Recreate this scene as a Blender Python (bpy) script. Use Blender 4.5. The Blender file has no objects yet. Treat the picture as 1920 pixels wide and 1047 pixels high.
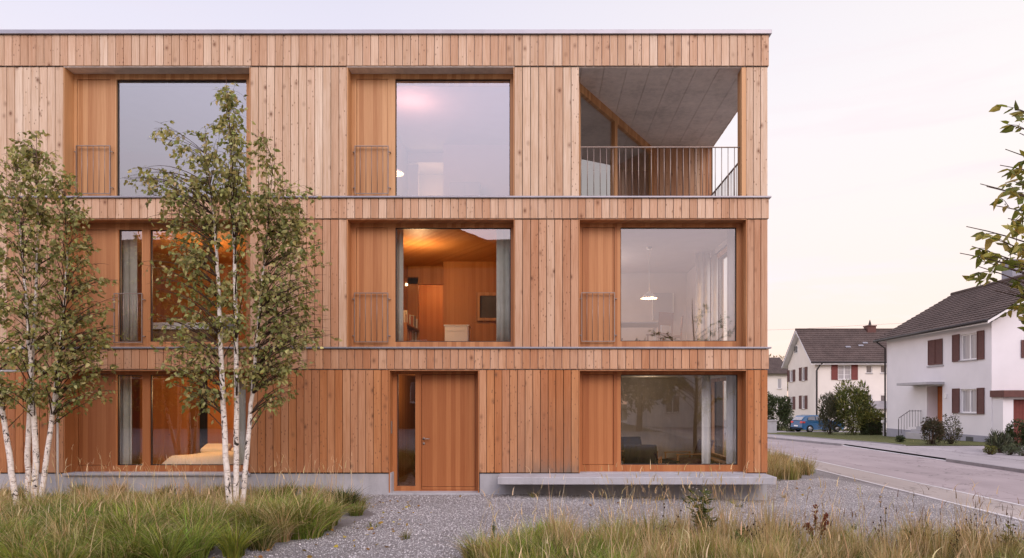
import bpy, math, random
import numpy as np
from mathutils import Vector, Matrix
R = random.Random(7)
NR = np.random.default_rng(7)
SC = bpy.context.scene
COL = SC.collection
PI = math.pi
EYE, CD, FP, VX, VY = 1.81, 13.2, 1280.0, 1012.0, 752.0   # eye height, distance to facade, focal length, vanishing point


def PX(px, y=0.0): return (px - VX) * (CD + y) / FP
def PZ(py, y=0.0): return EYE + (VY - py) * (CD + y) / FP
def P(px, py, y=0.0): return Vector((PX(px, y), y, PZ(py, y)))
def zg(x, y): return -0.025 * min(max(x, 0), 10) - 0.022 * min(max(y - 18, 0), 50)


def props(o, label=None, cat=None, group=None, kind=None):
    if label: o['label'] = label
    if cat: o['category'] = cat
    if group: o['group'] = group
    if kind: o['kind'] = kind
    return o


def thing(name, loc, label, cat, group=None):
    o = bpy.data.objects.new(name, None)
    COL.objects.link(o)
    o.location = loc
    o.empty_display_size = 0.2
    return props(o, label, cat, group)


def link(o, parent=None):
    COL.objects.link(o)
    if parent is not None:
        o.parent = parent
        if parent.type == 'EMPTY':
            o.matrix_parent_inverse = Matrix.Translation(-Vector(parent.location))
    return o


def copy_thing(root, loc, label=None, rz=None):
    r = root.copy(); COL.objects.link(r); r.location = loc
    if rz is not None: r.rotation_euler = (0, 0, rz)
    if label: r['label'] = label
    for ch in [c for c in COL.objects if c.parent == root]:
        c = ch.copy(); COL.objects.link(c); c.parent = r
        for g in [k for k in COL.objects if k.parent == ch]:
            d = g.copy(); COL.objects.link(d); d.parent = c
    return r


class MB:
    """collects shapes for one mesh"""
    def __init__(s): s.v = []; s.f = []; s.sm = []; s.c = []

    def add(s, vs, fs, smooth=False, col=None):
        n = len(s.v)
        s.v += [tuple(v) for v in vs]
        s.c += (col if isinstance(col, list) else [col or (.5, .5, .5, 1)] * len(vs))
        for f in fs:
            s.f.append([i + n for i in f]); s.sm.append(smooth)
        return s

    def box(s, x0, x1, y0, y1, z0, z1, col=None):
        return s.add([(x0, y0, z0), (x1, y0, z0), (x1, y1, z0), (x0, y1, z0), (x0, y0, z1), (x1, y0, z1), (x1, y1, z1), (x0, y1, z1)],
                     [(0, 3, 2, 1), (4, 5, 6, 7), (0, 1, 5, 4), (1, 2, 6, 5), (2, 3, 7, 6), (3, 0, 4, 7)], False, col)

    def obox(s, o, a, b, c, col=None):
        o, a, b, c = map(Vector, (o, a, b, c))
        vs = [o, o + a, o + a + b, o + b, o + c, o + a + c, o + a + b + c, o + b + c]
        fs = [(0, 3, 2, 1), (4, 5, 6, 7), (0, 1, 5, 4), (1, 2, 6, 5), (2, 3, 7, 6), (3, 0, 4, 7)]
        if a.cross(b).dot(c) < 0: fs = [f[::-1] for f in fs]
        return s.add(vs, fs, False, col)

    def quad(s, a, b, c, d, col=None): return s.add([a, b, c, d], [(0, 1, 2, 3)], False, col)

    def tube(s, pts, rad, n=6, col=None, cap=True):
        pts = [Vector(p) for p in pts]
        if not isinstance(rad, (list, tuple)): rad = [rad] * len(pts)
        vs, fs = [], []
        up = None
        for i, p in enumerate(pts):
            t = (pts[min(i + 1, len(pts) - 1)] - pts[max(i - 1, 0)])
            t = t.normalized() if t.length > 1e-9 else Vector((0, 0, 1))
            if up is None:
                up = Vector((1, 0, 0)) if abs(t.z) > .8 else Vector((0, 0, 1))
            a = up - t * up.dot(t)
            a = a.normalized() if a.length > 1e-6 else t.orthogonal().normalized()
            up = a
            b = t.cross(a)
            for k in range(n):
                an = 2 * PI * k / n
                vs.append(p + (a * math.cos(an) + b * math.sin(an)) * rad[i])
        for i in range(len(pts) - 1):
            for k in range(n):
                k2 = (k + 1) % n
                fs.append((i * n + k, i * n + k2, (i + 1) * n + k2, (i + 1) * n + k))
        if cap:
            fs.append(tuple(range(n))[::-1]); fs.append(tuple((len(pts) - 1) * n + k for k in range(n)))
        return s.add(vs, fs, True, col)

    def lathe(s, prof, cx, cy, cz, n=16, col=None):
        vs, fs = [], []
        for r, z in prof:
            for k in range(n):
                an = 2 * PI * k / n
                vs.append((cx + r * math.cos(an), cy + r * math.sin(an), cz + z))
        for i in range(len(prof) - 1):
            for k in range(n):
                k2 = (k + 1) % n
                fs.append((i * n + k, i * n + k2, (i + 1) * n + k2, (i + 1) * n + k))
        return s.add(vs, fs, True, col)

    def build(s, name, mat, parent=None, bevel=0.0, label=None):
        me = bpy.data.meshes.new(name)
        me.from_pydata(s.v, [], s.f)
        me.polygons.foreach_set('use_smooth', s.sm)
        at = me.color_attributes.new('col', 'FLOAT_COLOR', 'POINT')
        at.data.foreach_set('color', np.array(s.c, dtype=np.float32).ravel())
        me.materials.append(mat)
        o = link(bpy.data.objects.new(name, me), parent)
        if bevel:
            m = o.modifiers.new('Bevel', 'BEVEL'); m.width = bevel; m.segments = 2; m.limit_method = 'ANGLE'
        if label: o['label'] = label
        return o


def np_mesh(name, V, F, C, mat, parent=None, smooth=False):
    me = bpy.data.meshes.new(name)
    k = F.shape[1]
    me.vertices.add(len(V)); me.vertices.foreach_set('co', V.astype(np.float32).ravel())
    me.loops.add(F.size); me.loops.foreach_set('vertex_index', F.astype(np.int32).ravel())
    me.polygons.add(len(F)); me.polygons.foreach_set('loop_start', np.arange(0, F.size, k, dtype=np.int32))
    if smooth: me.polygons.foreach_set('use_smooth', np.ones(len(F), dtype=bool))
    me.update(calc_edges=True)
    at = me.color_attributes.new('col', 'FLOAT_COLOR', 'POINT')
    C4 = np.ones((len(V), 4), dtype=np.float32); C4[:, :3] = C
    at.data.foreach_set('color', C4.ravel())
    me.materials.append(mat)
    return link(bpy.data.objects.new(name, me), parent)


def wall_holes(mb, O, U, V, Nn, w, h, holes, depth, col=None):
    """a wall face w x h at O (axes U, V, facing Nn) with rectangular holes (u0,u1,v0,v1) and their reveals"""
    O, U, V, Nn = Vector(O), Vector(U), Vector(V), Vector(Nn)
    us = sorted({0, w, *[q for a in holes for q in a[:2]]}); vs = sorted({0, h, *[q for a in holes for q in a[2:4]]})
    flip = U.cross(V).dot(Nn) < 0

    def q(*p): mb.quad(*(p[::-1] if flip else p), col=col)
    for i in range(len(us) - 1):
        for j in range(len(vs) - 1):
            cu, cv = (us[i] + us[i + 1]) / 2, (vs[j] + vs[j + 1]) / 2
            if any(a[0] < cu < a[1] and a[2] < cv < a[3] for a in holes): continue
            q(O + U * us[i] + V * vs[j], O + U * us[i + 1] + V * vs[j], O + U * us[i + 1] + V * vs[j + 1], O + U * us[i] + V * vs[j + 1])
    for a in holes:
        c = [O + U * a[0] + V * a[2], O + U * a[1] + V * a[2], O + U * a[1] + V * a[3], O + U * a[0] + V * a[3]]
        D = Nn * (-depth)
        for k in range(4):
            q(c[k], c[(k + 1) % 4], c[(k + 1) % 4] + D, c[k] + D)


# ------------------------------------------------------------------ materials
def N(nt, t, ins={}, **kw):
    n = nt.nodes.new(t)
    for k, v in kw.items(): setattr(n, k, v)
    for k, v in ins.items():
        if isinstance(v, bpy.types.NodeSocket): nt.links.new(v, n.inputs[k])
        else: n.inputs[k].default_value = v
    return n


def mixc(nt, fac, a, b, blend='MIX'):
    n = nt.nodes.new('ShaderNodeMix'); n.data_type = 'RGBA'; n.blend_type = blend
    for i, v in ((0, fac), (6, a), (7, b)):
        if isinstance(v, bpy.types.NodeSocket): nt.links.new(v, n.inputs[i])
        else: n.inputs[i].default_value = (*v, 1) if isinstance(v, tuple) and len(v) == 3 else v
    return n.outputs[2]


def M(nt, op, a, b=0.0, clamp=False):
    return N(nt, 'ShaderNodeMath', {0: a, 1: b}, operation=op, use_clamp=clamp).outputs[0]


def ramp(nt, fac, stops, interp='LINEAR'):
    n = N(nt, 'ShaderNodeValToRGB', {0: fac}); cr = n.color_ramp; cr.interpolation = interp
    while len(cr.elements) < len(stops): cr.elements.new(0.5)
    for e, (p, c) in zip(cr.elements, stops):
        e.position = p; e.color = (*c, 1) if len(c) == 3 else c
    return n.outputs[0]


def mp(nt, vec, scale=(1, 1, 1), loc=(0, 0, 0)):
    return N(nt, 'ShaderNodeMapping', {'Vector': vec, 'Scale': scale, 'Location': loc}).outputs[0]


def noise(nt, vec, scale, detail=4, rough=.55, dist=0.0):
    return N(nt, 'ShaderNodeTexNoise', {'Vector': vec, 'Scale': scale, 'Detail': detail, 'Roughness': rough, 'Distortion': dist}).outputs[0]


def newmat(name, rough=.6, spec=.3):
    m = bpy.data.materials.new(name); m.use_nodes = True
    nt = m.node_tree; b = nt.nodes['Principled BSDF']
    b.inputs['Roughness'].default_value = rough
    b.inputs['Specular IOR Level'].default_value = spec
    tc = N(nt, 'ShaderNodeTexCoord').outputs['Object']
    return m, nt, b, tc


def bump(nt, b, h, strength=.3, dist=.01):
    bn = N(nt, 'ShaderNodeBump', {'Height': h, 'Strength': strength, 'Distance': dist})
    nt.links.new(bn.outputs[0], b.inputs['Normal'])


def simple(name, col, rough=.6, spec=.3, var=.25, scale=3.0, bumps=0.0, bscale=60, metal=0.0, vs=(1, 1, 1)):
    m, nt, b, tc = newmat(name, rough, spec)
    n = noise(nt, mp(nt, tc, vs), scale, 6)
    f = ramp(nt, n, [(.25, tuple(c * (1 - var) for c in col)), (.75, tuple(min(1, c * (1 + var)) for c in col))])
    nt.links.new(f, b.inputs['Base Color'])
    b.inputs['Metallic'].default_value = metal
    if bumps: bump(nt, b, noise(nt, tc, bscale, 4), bumps, .01)
    return m


def mat_boards():
    m, nt, b, tc = newmat('larch_boards', .75, .2)
    at = N(nt, 'ShaderNodeAttribute', attribute_name='col')
    sp = N(nt, 'ShaderNodeSeparateColor', {0: at.outputs['Color']})
    r, g, st, tone = sp.outputs[0], sp.outputs[1], sp.outputs[2], at.outputs['Alpha']
    off = N(nt, 'ShaderNodeCombineXYZ', {0: M(nt, 'MULTIPLY', r, 37.0), 1: M(nt, 'MULTIPLY', g, 19.0), 2: M(nt, 'MULTIPLY', r, 83.0)})
    v = N(nt, 'ShaderNodeVectorMath', {0: tc, 1: off.outputs[0]}, operation='ADD').outputs[0]
    grain = noise(nt, mp(nt, v, (70, 70, 1.6)), 1.0, 5, .6, .6)
    fine = noise(nt, mp(nt, v, (220, 220, 3.0)), 1.0, 2, .5)
    blot = noise(nt, mp(nt, v, (5, 5, .8)), 1.0, 4, .6)
    rr = M(nt, 'ADD', M(nt, 'MULTIPLY', r, .76), .12)
    fresh = ramp(nt, rr, [(0, (.43, .16, .062)), (.3, (.485, .195, .076)), (.7, (.54, .235, .095)), (1, (.61, .305, .14))])
    weath = ramp(nt, rr, [(.1, (.615, .445, .31)), (.35, (.695, .535, .395)), (.7, (.765, .62, .475)), (1, (.835, .71, .575))])
    base = mixc(nt, tone, fresh, weath)
    base = mixc(nt, ramp(nt, grain, [(.30, (1, 1, 1)), (.55, (0, 0, 0))]), base, (.82, .73, .64), 'MULTIPLY')
    base = mixc(nt, M(nt, 'MULTIPLY', ramp(nt, blot, [(.4, (0, 0, 0)), (.72, (1, 1, 1))]), .6), base, (.78, .66, .56), 'MULTIPLY')
    base = mixc(nt, M(nt, 'MULTIPLY', ramp(nt, fine, [(.45, (0, 0, 0)), (.7, (1, 1, 1))]), .35), base, (.6, .5, .42), 'MULTIPLY')
    # knots
    vo = N(nt, 'ShaderNodeTexVoronoi', {'Vector': mp(nt, v, (5.6, 5.6, 3.8)), 'Scale': 1.0})
    gate = N(nt, 'ShaderNodeSeparateColor', {0: vo.outputs['Color']}).outputs[0]
    kn = M(nt, 'MULTIPLY', ramp(nt, vo.outputs['Distance'], [(.08, (1, 1, 1)), (.15, (.42, .42, .42)), (.30, (0, 0, 0))]),
           ramp(nt, gate, [(.58, (0, 0, 0)), (.66, (1, 1, 1))]))
    base = mixc(nt, M(nt, 'MULTIPLY', kn, .85), base, (.17, .075, .04))
    vo2 = N(nt, 'ShaderNodeTexVoronoi', {'Vector': mp(nt, v, (16, 16, 9)), 'Scale': 1.0})
    g2 = N(nt, 'ShaderNodeSeparateColor', {0: vo2.outputs['Color']}).outputs[1]
    k2 = M(nt, 'MULTIPLY', ramp(nt, vo2.outputs['Distance'], [(.10, (1, 1, 1)), (.22, (0, 0, 0))]), ramp(nt, g2, [(.56, (0, 0, 0)), (.64, (1, 1, 1))]))
    base = mixc(nt, M(nt, 'MULTIPLY', k2, .75), base, (.17, .08, .045))
    stk = M(nt, 'MULTIPLY', ramp(nt, noise(nt, mp(nt, v, (11, 11, .35)), 1.0, 4, .6), [(.5, (0, 0, 0)), (.72, (1, 1, 1))]), .45)
    base = mixc(nt, stk, base, (.80, .80, .80), 'MULTIPLY')
    # grey weather stain at the board feet
    sn = noise(nt, mp(nt, v, (14, 14, 4)), 1.0, 5, .65)
    sf = M(nt, 'MULTIPLY', st, ramp(nt, sn, [(.25, (.35, .35, .35)), (.55, (1, 1, 1))]), True)
    base = mixc(nt, M(nt, 'MULTIPLY', sf, .9), base, (.15, .135, .11))
    nt.links.new(base, b.inputs['Base Color'])
    bump(nt, b, M(nt, 'ADD', grain, M(nt, 'MULTIPLY', fine, .5)), .25, .004)
    return m


def mat_joinery(name, a, c, rough=.5):
    m, nt, b, tc = newmat(name, rough, .3)
    sx = N(nt, 'ShaderNodeSeparateXYZ', {0: tc})
    cell = M(nt, 'FLOOR', M(nt, 'MULTIPLY', M(nt, 'ADD', sx.outputs[0], M(nt, 'MULTIPLY', sx.outputs[1], .7)), 11.0))
    wn = N(nt, 'ShaderNodeTexWhiteNoise', {'W': cell}, noise_dimensions='1D')
    grain = noise(nt, mp(nt, tc, (60, 60, 1.3)), 1.0, 5, .6, .5)
    fac = M(nt, 'ADD', M(nt, 'MULTIPLY', wn.outputs[0], .45), M(nt, 'MULTIPLY', grain, .6))
    nt.links.new(ramp(nt, fac, [(.25, a), (.8, c)]), b.inputs['Base Color'])
    bump(nt, b, grain, .12, .003)
    return m


def mat_concrete(name, col, var=.18, rough=.85):
    m, nt, b, tc = newmat(name, rough, .2)
    n1 = noise(nt, tc, 1.3, 6, .6); n2 = noise(nt, mp(nt, tc, (9, 9, 1.2)), 1.0, 5, .6); n3 = noise(nt, tc, 45, 4, .6)
    f = M(nt, 'ADD', M(nt, 'MULTIPLY', n1, .55), M(nt, 'ADD', M(nt, 'MULTIPLY', n2, .3), M(nt, 'MULTIPLY', n3, .15)))
    base = ramp(nt, f, [(.32, tuple(c * (1 - 1.6 * var) for c in col)), (.5, col), (.68, tuple(min(1, c * (1 + var)) for c in col))])
    vo = N(nt, 'ShaderNodeTexVoronoi', {'Vector': tc, 'Scale': 26.0})
    base = mixc(nt, M(nt, 'MULTIPLY', ramp(nt, vo.outputs['Distance'], [(.05, (1, 1, 1)), (.1, (0, 0, 0))]), .4), base, tuple(c * .45 for c in col))
    nt.links.new(base, b.inputs['Base Color'])
    bump(nt, b, n3, .2, .004)
    return m


def mat_gravel():
    m, nt, b, tc = newmat('crushed_gravel', .9, .15)
    warp = N(nt, 'ShaderNodeVectorMath', {0: tc, 1: N(nt, 'ShaderNodeTexNoise', {'Vector': tc, 'Scale': 25.0}).outputs[1]}, operation='ADD').outputs[0]
    v1 = N(nt, 'ShaderNodeTexVoronoi', {'Vector': warp, 'Scale': 48.0})
    v2 = N(nt, 'ShaderNodeTexVoronoi', {'Vector': warp, 'Scale': 100.0})
    c1 = N(nt, 'ShaderNodeSeparateColor', {0: v1.outputs['Color']}).outputs[0]
    c2 = N(nt, 'ShaderNodeSeparateColor', {0: v2.outputs['Color']}).outputs[0]
    f = M(nt, 'ADD', M(nt, 'MULTIPLY', c1, .55), M(nt, 'MULTIPLY', c2, .45))
    base = ramp(nt, f, [(.1, (.34, .315, .315)), (.5, (.49, .46, .46)), (.85, (.60, .57, .565)), (1, (.74, .71, .69))])
    crack = ramp(nt, v1.outputs['Distance'], [(.35, (1, 1, 1)), (.75, (.6, .59, .59))])
    base = mixc(nt, 1.0, base, crack, 'MULTIPLY')
    big = noise(nt, tc, .7, 5, .6)
    base = mixc(nt, 1.0, base, ramp(nt, big, [(.3, (.74, .72, .70)), (.65, (1, 1, 1))]), 'MULTIPLY')
    nt.links.new(base, b.inputs['Base Color'])
    bump(nt, b, M(nt, 'SUBTRACT', 1.0, v1.outputs['Distance']), .8, .02)
    return m


def mat_leafy(name, trans=.35, rough=.55, spec=.25):
    m = bpy.data.materials.new(name); m.use_nodes = True
    nt = m.node_tree; b = nt.nodes['Principled BSDF']; out = nt.nodes['Material Output']
    at = N(nt, 'ShaderNodeAttribute', attribute_name='col').outputs['Color']
    nt.links.new(at, b.inputs['Base Color'])
    b.inputs['Roughness'].default_value = rough; b.inputs['Specular IOR Level'].default_value = spec
    tr = N(nt, 'ShaderNodeBsdfTranslucent', {'Color': mixc(nt, 1.0, at, (1.3, 1.25, .7), 'MULTIPLY')})
    mx = N(nt, 'ShaderNodeMixShader', {0: trans, 1: b.outputs[0], 2: tr.outputs[0]})
    nt.links.new(mx.outputs[0], out.inputs['Surface'])
    return m


def mat_attr(name, rough=.8, bumps=.2):
    m, nt, b, tc = newmat(name, rough, .2)
    at = N(nt, 'ShaderNodeAttribute', attribute_name='col').outputs['Color']
    nt.links.new(at, b.inputs['Base Color'])
    if bumps: bump(nt, b, noise(nt, tc, 90, 3), bumps, .01)
    return m


def mat_bark():
    m, nt, b, tc = newmat('birch_bark', .7, .25)
    n1 = noise(nt, mp(nt, tc, (9, 9, 60)), 1.0, 4, .6)
    n2 = noise(nt, mp(nt, tc, (10, 10, 7)), 1.0, 4, .7, 1.0)
    n3 = noise(nt, mp(nt, tc, (22, 22, 16)), 1.0, 3, .6)
    base = ramp(nt, n3, [(.3, (.62, .54, .46)), (.6, (.83, .77, .70))])
    base = mixc(nt, ramp(nt, n1, [(.58, (0, 0, 0)), (.66, (1, 1, 1))]), base, (.20, .13, .09))
    base = mixc(nt, ramp(nt, n2, [(.585, (0, 0, 0)), (.61, (1, 1, 1))]), base, (.035, .027, .022))
    at = N(nt, 'ShaderNodeAttribute', attribute_name='col').outputs['Color']   # red channel 1: white bark, 0: brown young wood
    r = N(nt, 'ShaderNodeSeparateColor', {0: at}).outputs[0]
    base = mixc(nt, r, (.17, .10, .065), base)
    nt.links.new(base, b.inputs['Base Color'])
    bump(nt, b, n1, .3, .006)
    return m


def mat_glass(name, refl=.28, tint=(.93, .95, .94)):
    m = bpy.data.materials.new(name); m.use_nodes = True
    nt = m.node_tree; nt.nodes.clear()
    out = N(nt, 'ShaderNodeOutputMaterial')
    tc = N(nt, 'ShaderNodeTexCoord').outputs['Object']
    bn = N(nt, 'ShaderNodeBump', {'Height': noise(nt, tc, .9, 2, .4), 'Strength': .05, 'Distance': .02})
    tr = N(nt, 'ShaderNodeBsdfTransparent', {'Color': (*tint, 1)})
    gl = N(nt, 'ShaderNodeBsdfGlossy', {'Color': (.97, .97, 1, 1), 'Roughness': 0.0, 'Normal': bn.outputs[0]})
    lw = N(nt, 'ShaderNodeLayerWeight', {'Blend': .5})
    f = M(nt, 'ADD', refl, M(nt, 'MULTIPLY', M(nt, 'POWER', lw.outputs['Facing'], 4.0), 1 - refl), True)
    mx = N(nt, 'ShaderNodeMixShader', {0: f, 1: tr.outputs[0], 2: gl.outputs[0]})
    nt.links.new(mx.outputs[0], out.inputs['Surface'])
    return m


def mat_emit(name, col, s):
    m, nt, b, tc = newmat(name)
    b.inputs['Base Color'].default_value = (*col, 1)
    b.inputs['Emission Color'].default_value = (*col, 1); b.inputs['Emission Strength'].default_value = s
    return m


def mat_tiles(name, col):
    m, nt, b, tc = newmat(name, .8, .2)
    n1 = noise(nt, tc, 1.1, 5, .65); n2 = noise(nt, tc, 9.0, 3, .6)
    f = M(nt, 'ADD', M(nt, 'MULTIPLY', n1, .5), M(nt, 'MULTIPLY', n2, .5))
    nt.links.new(ramp(nt, f, [(.35, tuple(c * .65 for c in col)), (.52, col), (.7, tuple(c * 1.5 for c in col))]), b.inputs['Base Color'])
    bump(nt, b, n2, .3, .02)
    return m


def mat_asphalt(name, col):
    m, nt, b, tc = newmat(name, .85, .25)
    n1 = noise(nt, tc, .35, 5, .6); n2 = noise(nt, tc, 60, 3, .7); n3 = noise(nt, mp(nt, tc, (1.2, .12, 1)), 1.0, 4, .6)
    f = M(nt, 'ADD', M(nt, 'MULTIPLY', n1, .4), M(nt, 'ADD', M(nt, 'MULTIPLY', n2, .3), M(nt, 'MULTIPLY', n3, .3)))
    base = ramp(nt, f, [(.3, tuple(c * .7 for c in col)), (.5, col), (.7, tuple(c * 1.3 for c in col))])
    wv = N(nt, 'ShaderNodeVectorMath', {0: tc, 1: N(nt, 'ShaderNodeTexNoise', {'Vector': tc, 'Scale': 1.5}).outputs[1]}, operation='ADD').outputs[0]
    ck = N(nt, 'ShaderNodeTexVoronoi', {'Vector': mp(nt, wv, (.55, .16, 1)), 'Scale': 1.0}, feature='DISTANCE_TO_EDGE').outputs['Distance']
    base = mixc(nt, ramp(nt, ck, [(.004, (.55, .55, .55)), (.014, (0, 0, 0))]), base, tuple(c * .35 for c in col))
    nt.links.new(base, b.inputs['Base Color'])
    bump(nt, b, n2, .3, .006)
    return m


MT = dict(
    boards=mat_boards(),
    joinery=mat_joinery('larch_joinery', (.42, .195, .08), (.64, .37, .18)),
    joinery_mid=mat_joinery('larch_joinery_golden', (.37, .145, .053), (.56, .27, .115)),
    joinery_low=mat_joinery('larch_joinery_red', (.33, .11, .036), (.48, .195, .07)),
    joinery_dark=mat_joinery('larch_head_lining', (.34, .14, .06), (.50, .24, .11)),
    felt=simple('black_felt', (.015, .013, .012), .9, .1, .1),
    concrete=mat_concrete('grey_concrete', (.42, .415, .43)),
    concrete_dark=mat_concrete('soffit_concrete', (.70, .63, .57), .22),
    zinc=simple('zinc_sheet', (.33, .32, .35), .45, .5, .12, 2.0, metal=.6),
    steel=simple('galvanised_steel', (.30, .235, .20), .45, .5, .15, 8.0, metal=.5),
    darkmetal=simple('dark_metal', (.03, .025, .025), .5, .4, .2),
    glass=mat_glass('window_glass', .27),
    glass_soft=mat_glass('dining_window_glass', .19),
    chair_dark=simple('dark_chair_wood', (.11, .045, .022), .5, .3, .2, 12),
    table_grey=simple('grey_table_top', (.20, .19, .20), .5, .3, .1),
    glass_clear=mat_glass('ground_window_glass', .15),
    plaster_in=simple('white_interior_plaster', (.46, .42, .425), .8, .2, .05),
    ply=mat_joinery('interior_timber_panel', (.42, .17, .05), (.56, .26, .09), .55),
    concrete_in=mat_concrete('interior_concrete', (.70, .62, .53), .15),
    floor_in=mat_joinery('interior_floorboards', (.22, .12, .06), (.36, .21, .11), .5),
    plaster=simple('white_render', (.72, .70, .715), .9, .15, .06, .7, .25, 90),
    plaster_warm=simple('cream_render', (.74, .69, .63), .9, .15, .06, .7, .25, 90),
    plinth_grey=simple('grey_plinth_paint', (.30, .30, .34), .9, .15, .12, 1.5, .2, 60),
    tiles=mat_tiles('brown_roof_tiles', (.098, .073, .065)),
    shutter=simple('brown_shutter_paint', (.115, .05, .042), .6, .3, .15, 6),
    shutter_red=simple('red_brown_shutter_paint', (.17, .042, .035), .6, .3, .15, 6),
    whitepaint=simple('white_paint', (.78, .77, .76), .5, .4, .04),
    darkglass=simple('house_window_glass', (.09, .092, .10), .08, .8, .5, 1.5),
    curtain_house=simple('pale_house_curtain', (.36, .35, .36), .25, .6, .3, 12, vs=(1, 1, .05)),
    canopy=simple('canopy_concrete', (.40, .39, .40), .8, .2, .1),
    orange_door=simple('orange_brown_door', (.34, .10, .03), .5, .3, .15, 4),
    asphalt=mat_asphalt('road_asphalt', (.35, .295, .295)),
    paving=mat_asphalt('pavement_asphalt', (.36, .325, .33)),
    tan=mat_asphalt('tan_paving_strip', (.375, .325, .295)),
    kerb=mat_concrete('kerb_stone', (.62, .60, .60)),
    kerb_shaded=mat_concrete('kerb_stone_shaded', (.30, .285, .29)),  # kerb stone darkened to paint in the shadow of its face
    gravel=mat_gravel(),
    lawn=simple('lawn_turf', (.11, .115, .045), .95, .1, .45, 14, .8, 120),
    soil=simple('dry_soil', (.10, .085, .05), .95, .1, .4, 3, .6, 40),
    leaf=mat_leafy('leaf_blade', .32),
    leaf_thick=mat_leafy('shrub_leaf', .15),
    grass=mat_leafy('grass_blade', .25, .6, .15),
    stone=mat_attr('loose_stone'),
    bark=mat_bark(),
    twig=simple('brown_twig_bark', (.085, .055, .04), .85, .15, .3, 20),
    curtain=simple('grey_green_curtain', (.66, .65, .58), .9, .1, .1, 6),
    curtain_white=simple('sheer_white_curtain', (.78, .75, .72), .9, .1, .06, 6),
    darkfabric=simple('dark_upholstery', (.02, .017, .016), .9, .1, .25, 30),
    brownfabric=simple('brown_leather_upholstery', (.10, .035, .025), .6, .3, .25, 10),
    white=simple('white_lacquer', (.80, .79, .78), .4, .4, .03),
    bedding=simple('cream_bedding', (.72, .66, .55), .9, .1, .06, 4),
    chairwood=simple('chair_wood', (.40, .17, .06), .5, .3, .2, 12),
    carpaint=simple('blue_car_paint', (.02, .10, .22), .2, .6, .03),
    rubber=simple('black_rubber', (.015, .015, .015), .8, .2, .1),
    rim=simple('alloy_rim', (.5, .5, .5), .35, .5, .1, metal=.7),
    taillight=simple('red_tail_lamp', (.55, .03, .02), .25, .6, .1),
    timber_house=mat_joinery('dark_timber_cladding', (.07, .045, .03), (.13, .08, .05), .8),
    books=mat_attr('book_cloth', .7, 0),
    lampglow=mat_emit('lamp_glow', (1.0, .72, .40), 6.0),
    lampshade=simple('white_lamp_shade', (.78, .76, .74), .5, .3, .03),
)

# ------------------------------------------------------------------ sky, sun, camera
SUN_EL, SUN_AZ = math.radians(34), math.radians(160)    # azimuth clockwise from +y: behind the camera, to its right
W = bpy.data.worlds.new('World'); SC.world = W; W.use_nodes = True
nt = W.node_tree; nt.nodes.clear()
out = N(nt, 'ShaderNodeOutputWorld')
sky = N(nt, 'ShaderNodeTexSky', sky_type='NISHITA', sun_disc=False, sun_elevation=SUN_EL, sun_rotation=SUN_AZ, air_density=1.2, dust_density=.8)
dirv = N(nt, 'ShaderNodeTexCoord').outputs['Generated']
s3 = N(nt, 'ShaderNodeSeparateXYZ', {0: dirv})
grad = ramp(nt, s3.outputs[2], [(0.0, (1.0, .80, .755)), (.12, (.99, .835, .79)), (.25, (.955, .875, .86)), (.44, (.855, .82, .90)), (.9, (.67, .655, .82))])
# clearer, brighter light towards the right hand side of the street
az = M(nt, 'MULTIPLY', M(nt, 'ADD', M(nt, 'MULTIPLY', s3.outputs[0], .9), M(nt, 'MULTIPLY', s3.outputs[1], .25)), 1.0, True)
grad = mixc(nt, M(nt, 'MULTIPLY', az, .95, True), grad, (1.0, .93, .82))
lowband = ramp(nt, s3.outputs[2], [(0.0, (.90, .755, .71)), (.10, (.91, .81, .775)), (.22, (.955, .915, .885)), (.36, (1, 1, 1))])
grad = mixc(nt, 1.0, grad, lowband, 'MULTIPLY')
# thin drawn-out evening clouds
cl = noise(nt, mp(nt, dirv, (1.6, 1.6, 13)), 2.2, 5, .55, .4)
cm = M(nt, 'MULTIPLY', ramp(nt, cl, [(.50, (0, 0, 0)), (.66, (1, 1, 1))]), ramp(nt, s3.outputs[2], [(.05, (0, 0, 0)), (.12, (1, 1, 1)), (.28, (.6, .6, .6)), (.5, (0, 0, 0))]))
grad = mixc(nt, M(nt, 'MULTIPLY', cm, .85), grad, (.93, .77, .77))
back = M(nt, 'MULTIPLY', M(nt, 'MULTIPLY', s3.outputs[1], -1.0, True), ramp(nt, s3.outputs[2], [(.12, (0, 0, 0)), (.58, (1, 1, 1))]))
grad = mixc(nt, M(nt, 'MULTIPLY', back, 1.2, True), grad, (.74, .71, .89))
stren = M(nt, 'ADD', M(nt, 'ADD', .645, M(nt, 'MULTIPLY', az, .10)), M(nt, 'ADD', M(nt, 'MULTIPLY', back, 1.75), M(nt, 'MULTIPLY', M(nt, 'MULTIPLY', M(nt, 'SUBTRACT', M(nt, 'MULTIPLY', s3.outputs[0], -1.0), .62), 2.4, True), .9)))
bg1 = N(nt, 'ShaderNodeBackground', {'Color': mixc(nt, 1.0, sky.outputs[0], (.86, .58, .60), 'MULTIPLY'), 'Strength': .05})
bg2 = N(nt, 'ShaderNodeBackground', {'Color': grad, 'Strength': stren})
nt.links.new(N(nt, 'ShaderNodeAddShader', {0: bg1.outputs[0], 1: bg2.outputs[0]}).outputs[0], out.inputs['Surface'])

sun = bpy.data.lights.new('sun', 'SUN'); sun.energy = .75; sun.angle = math.radians(28); sun.color = (1.0, .83, .68)
so = bpy.data.objects.new('sun', sun); COL.objects.link(so)
sd = Vector((math.sin(SUN_AZ) * math.cos(SUN_EL), math.cos(SUN_AZ) * math.cos(SUN_EL), math.sin(SUN_EL)))
so.rotation_euler = sd.to_track_quat('Z', 'Y').to_euler()

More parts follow.
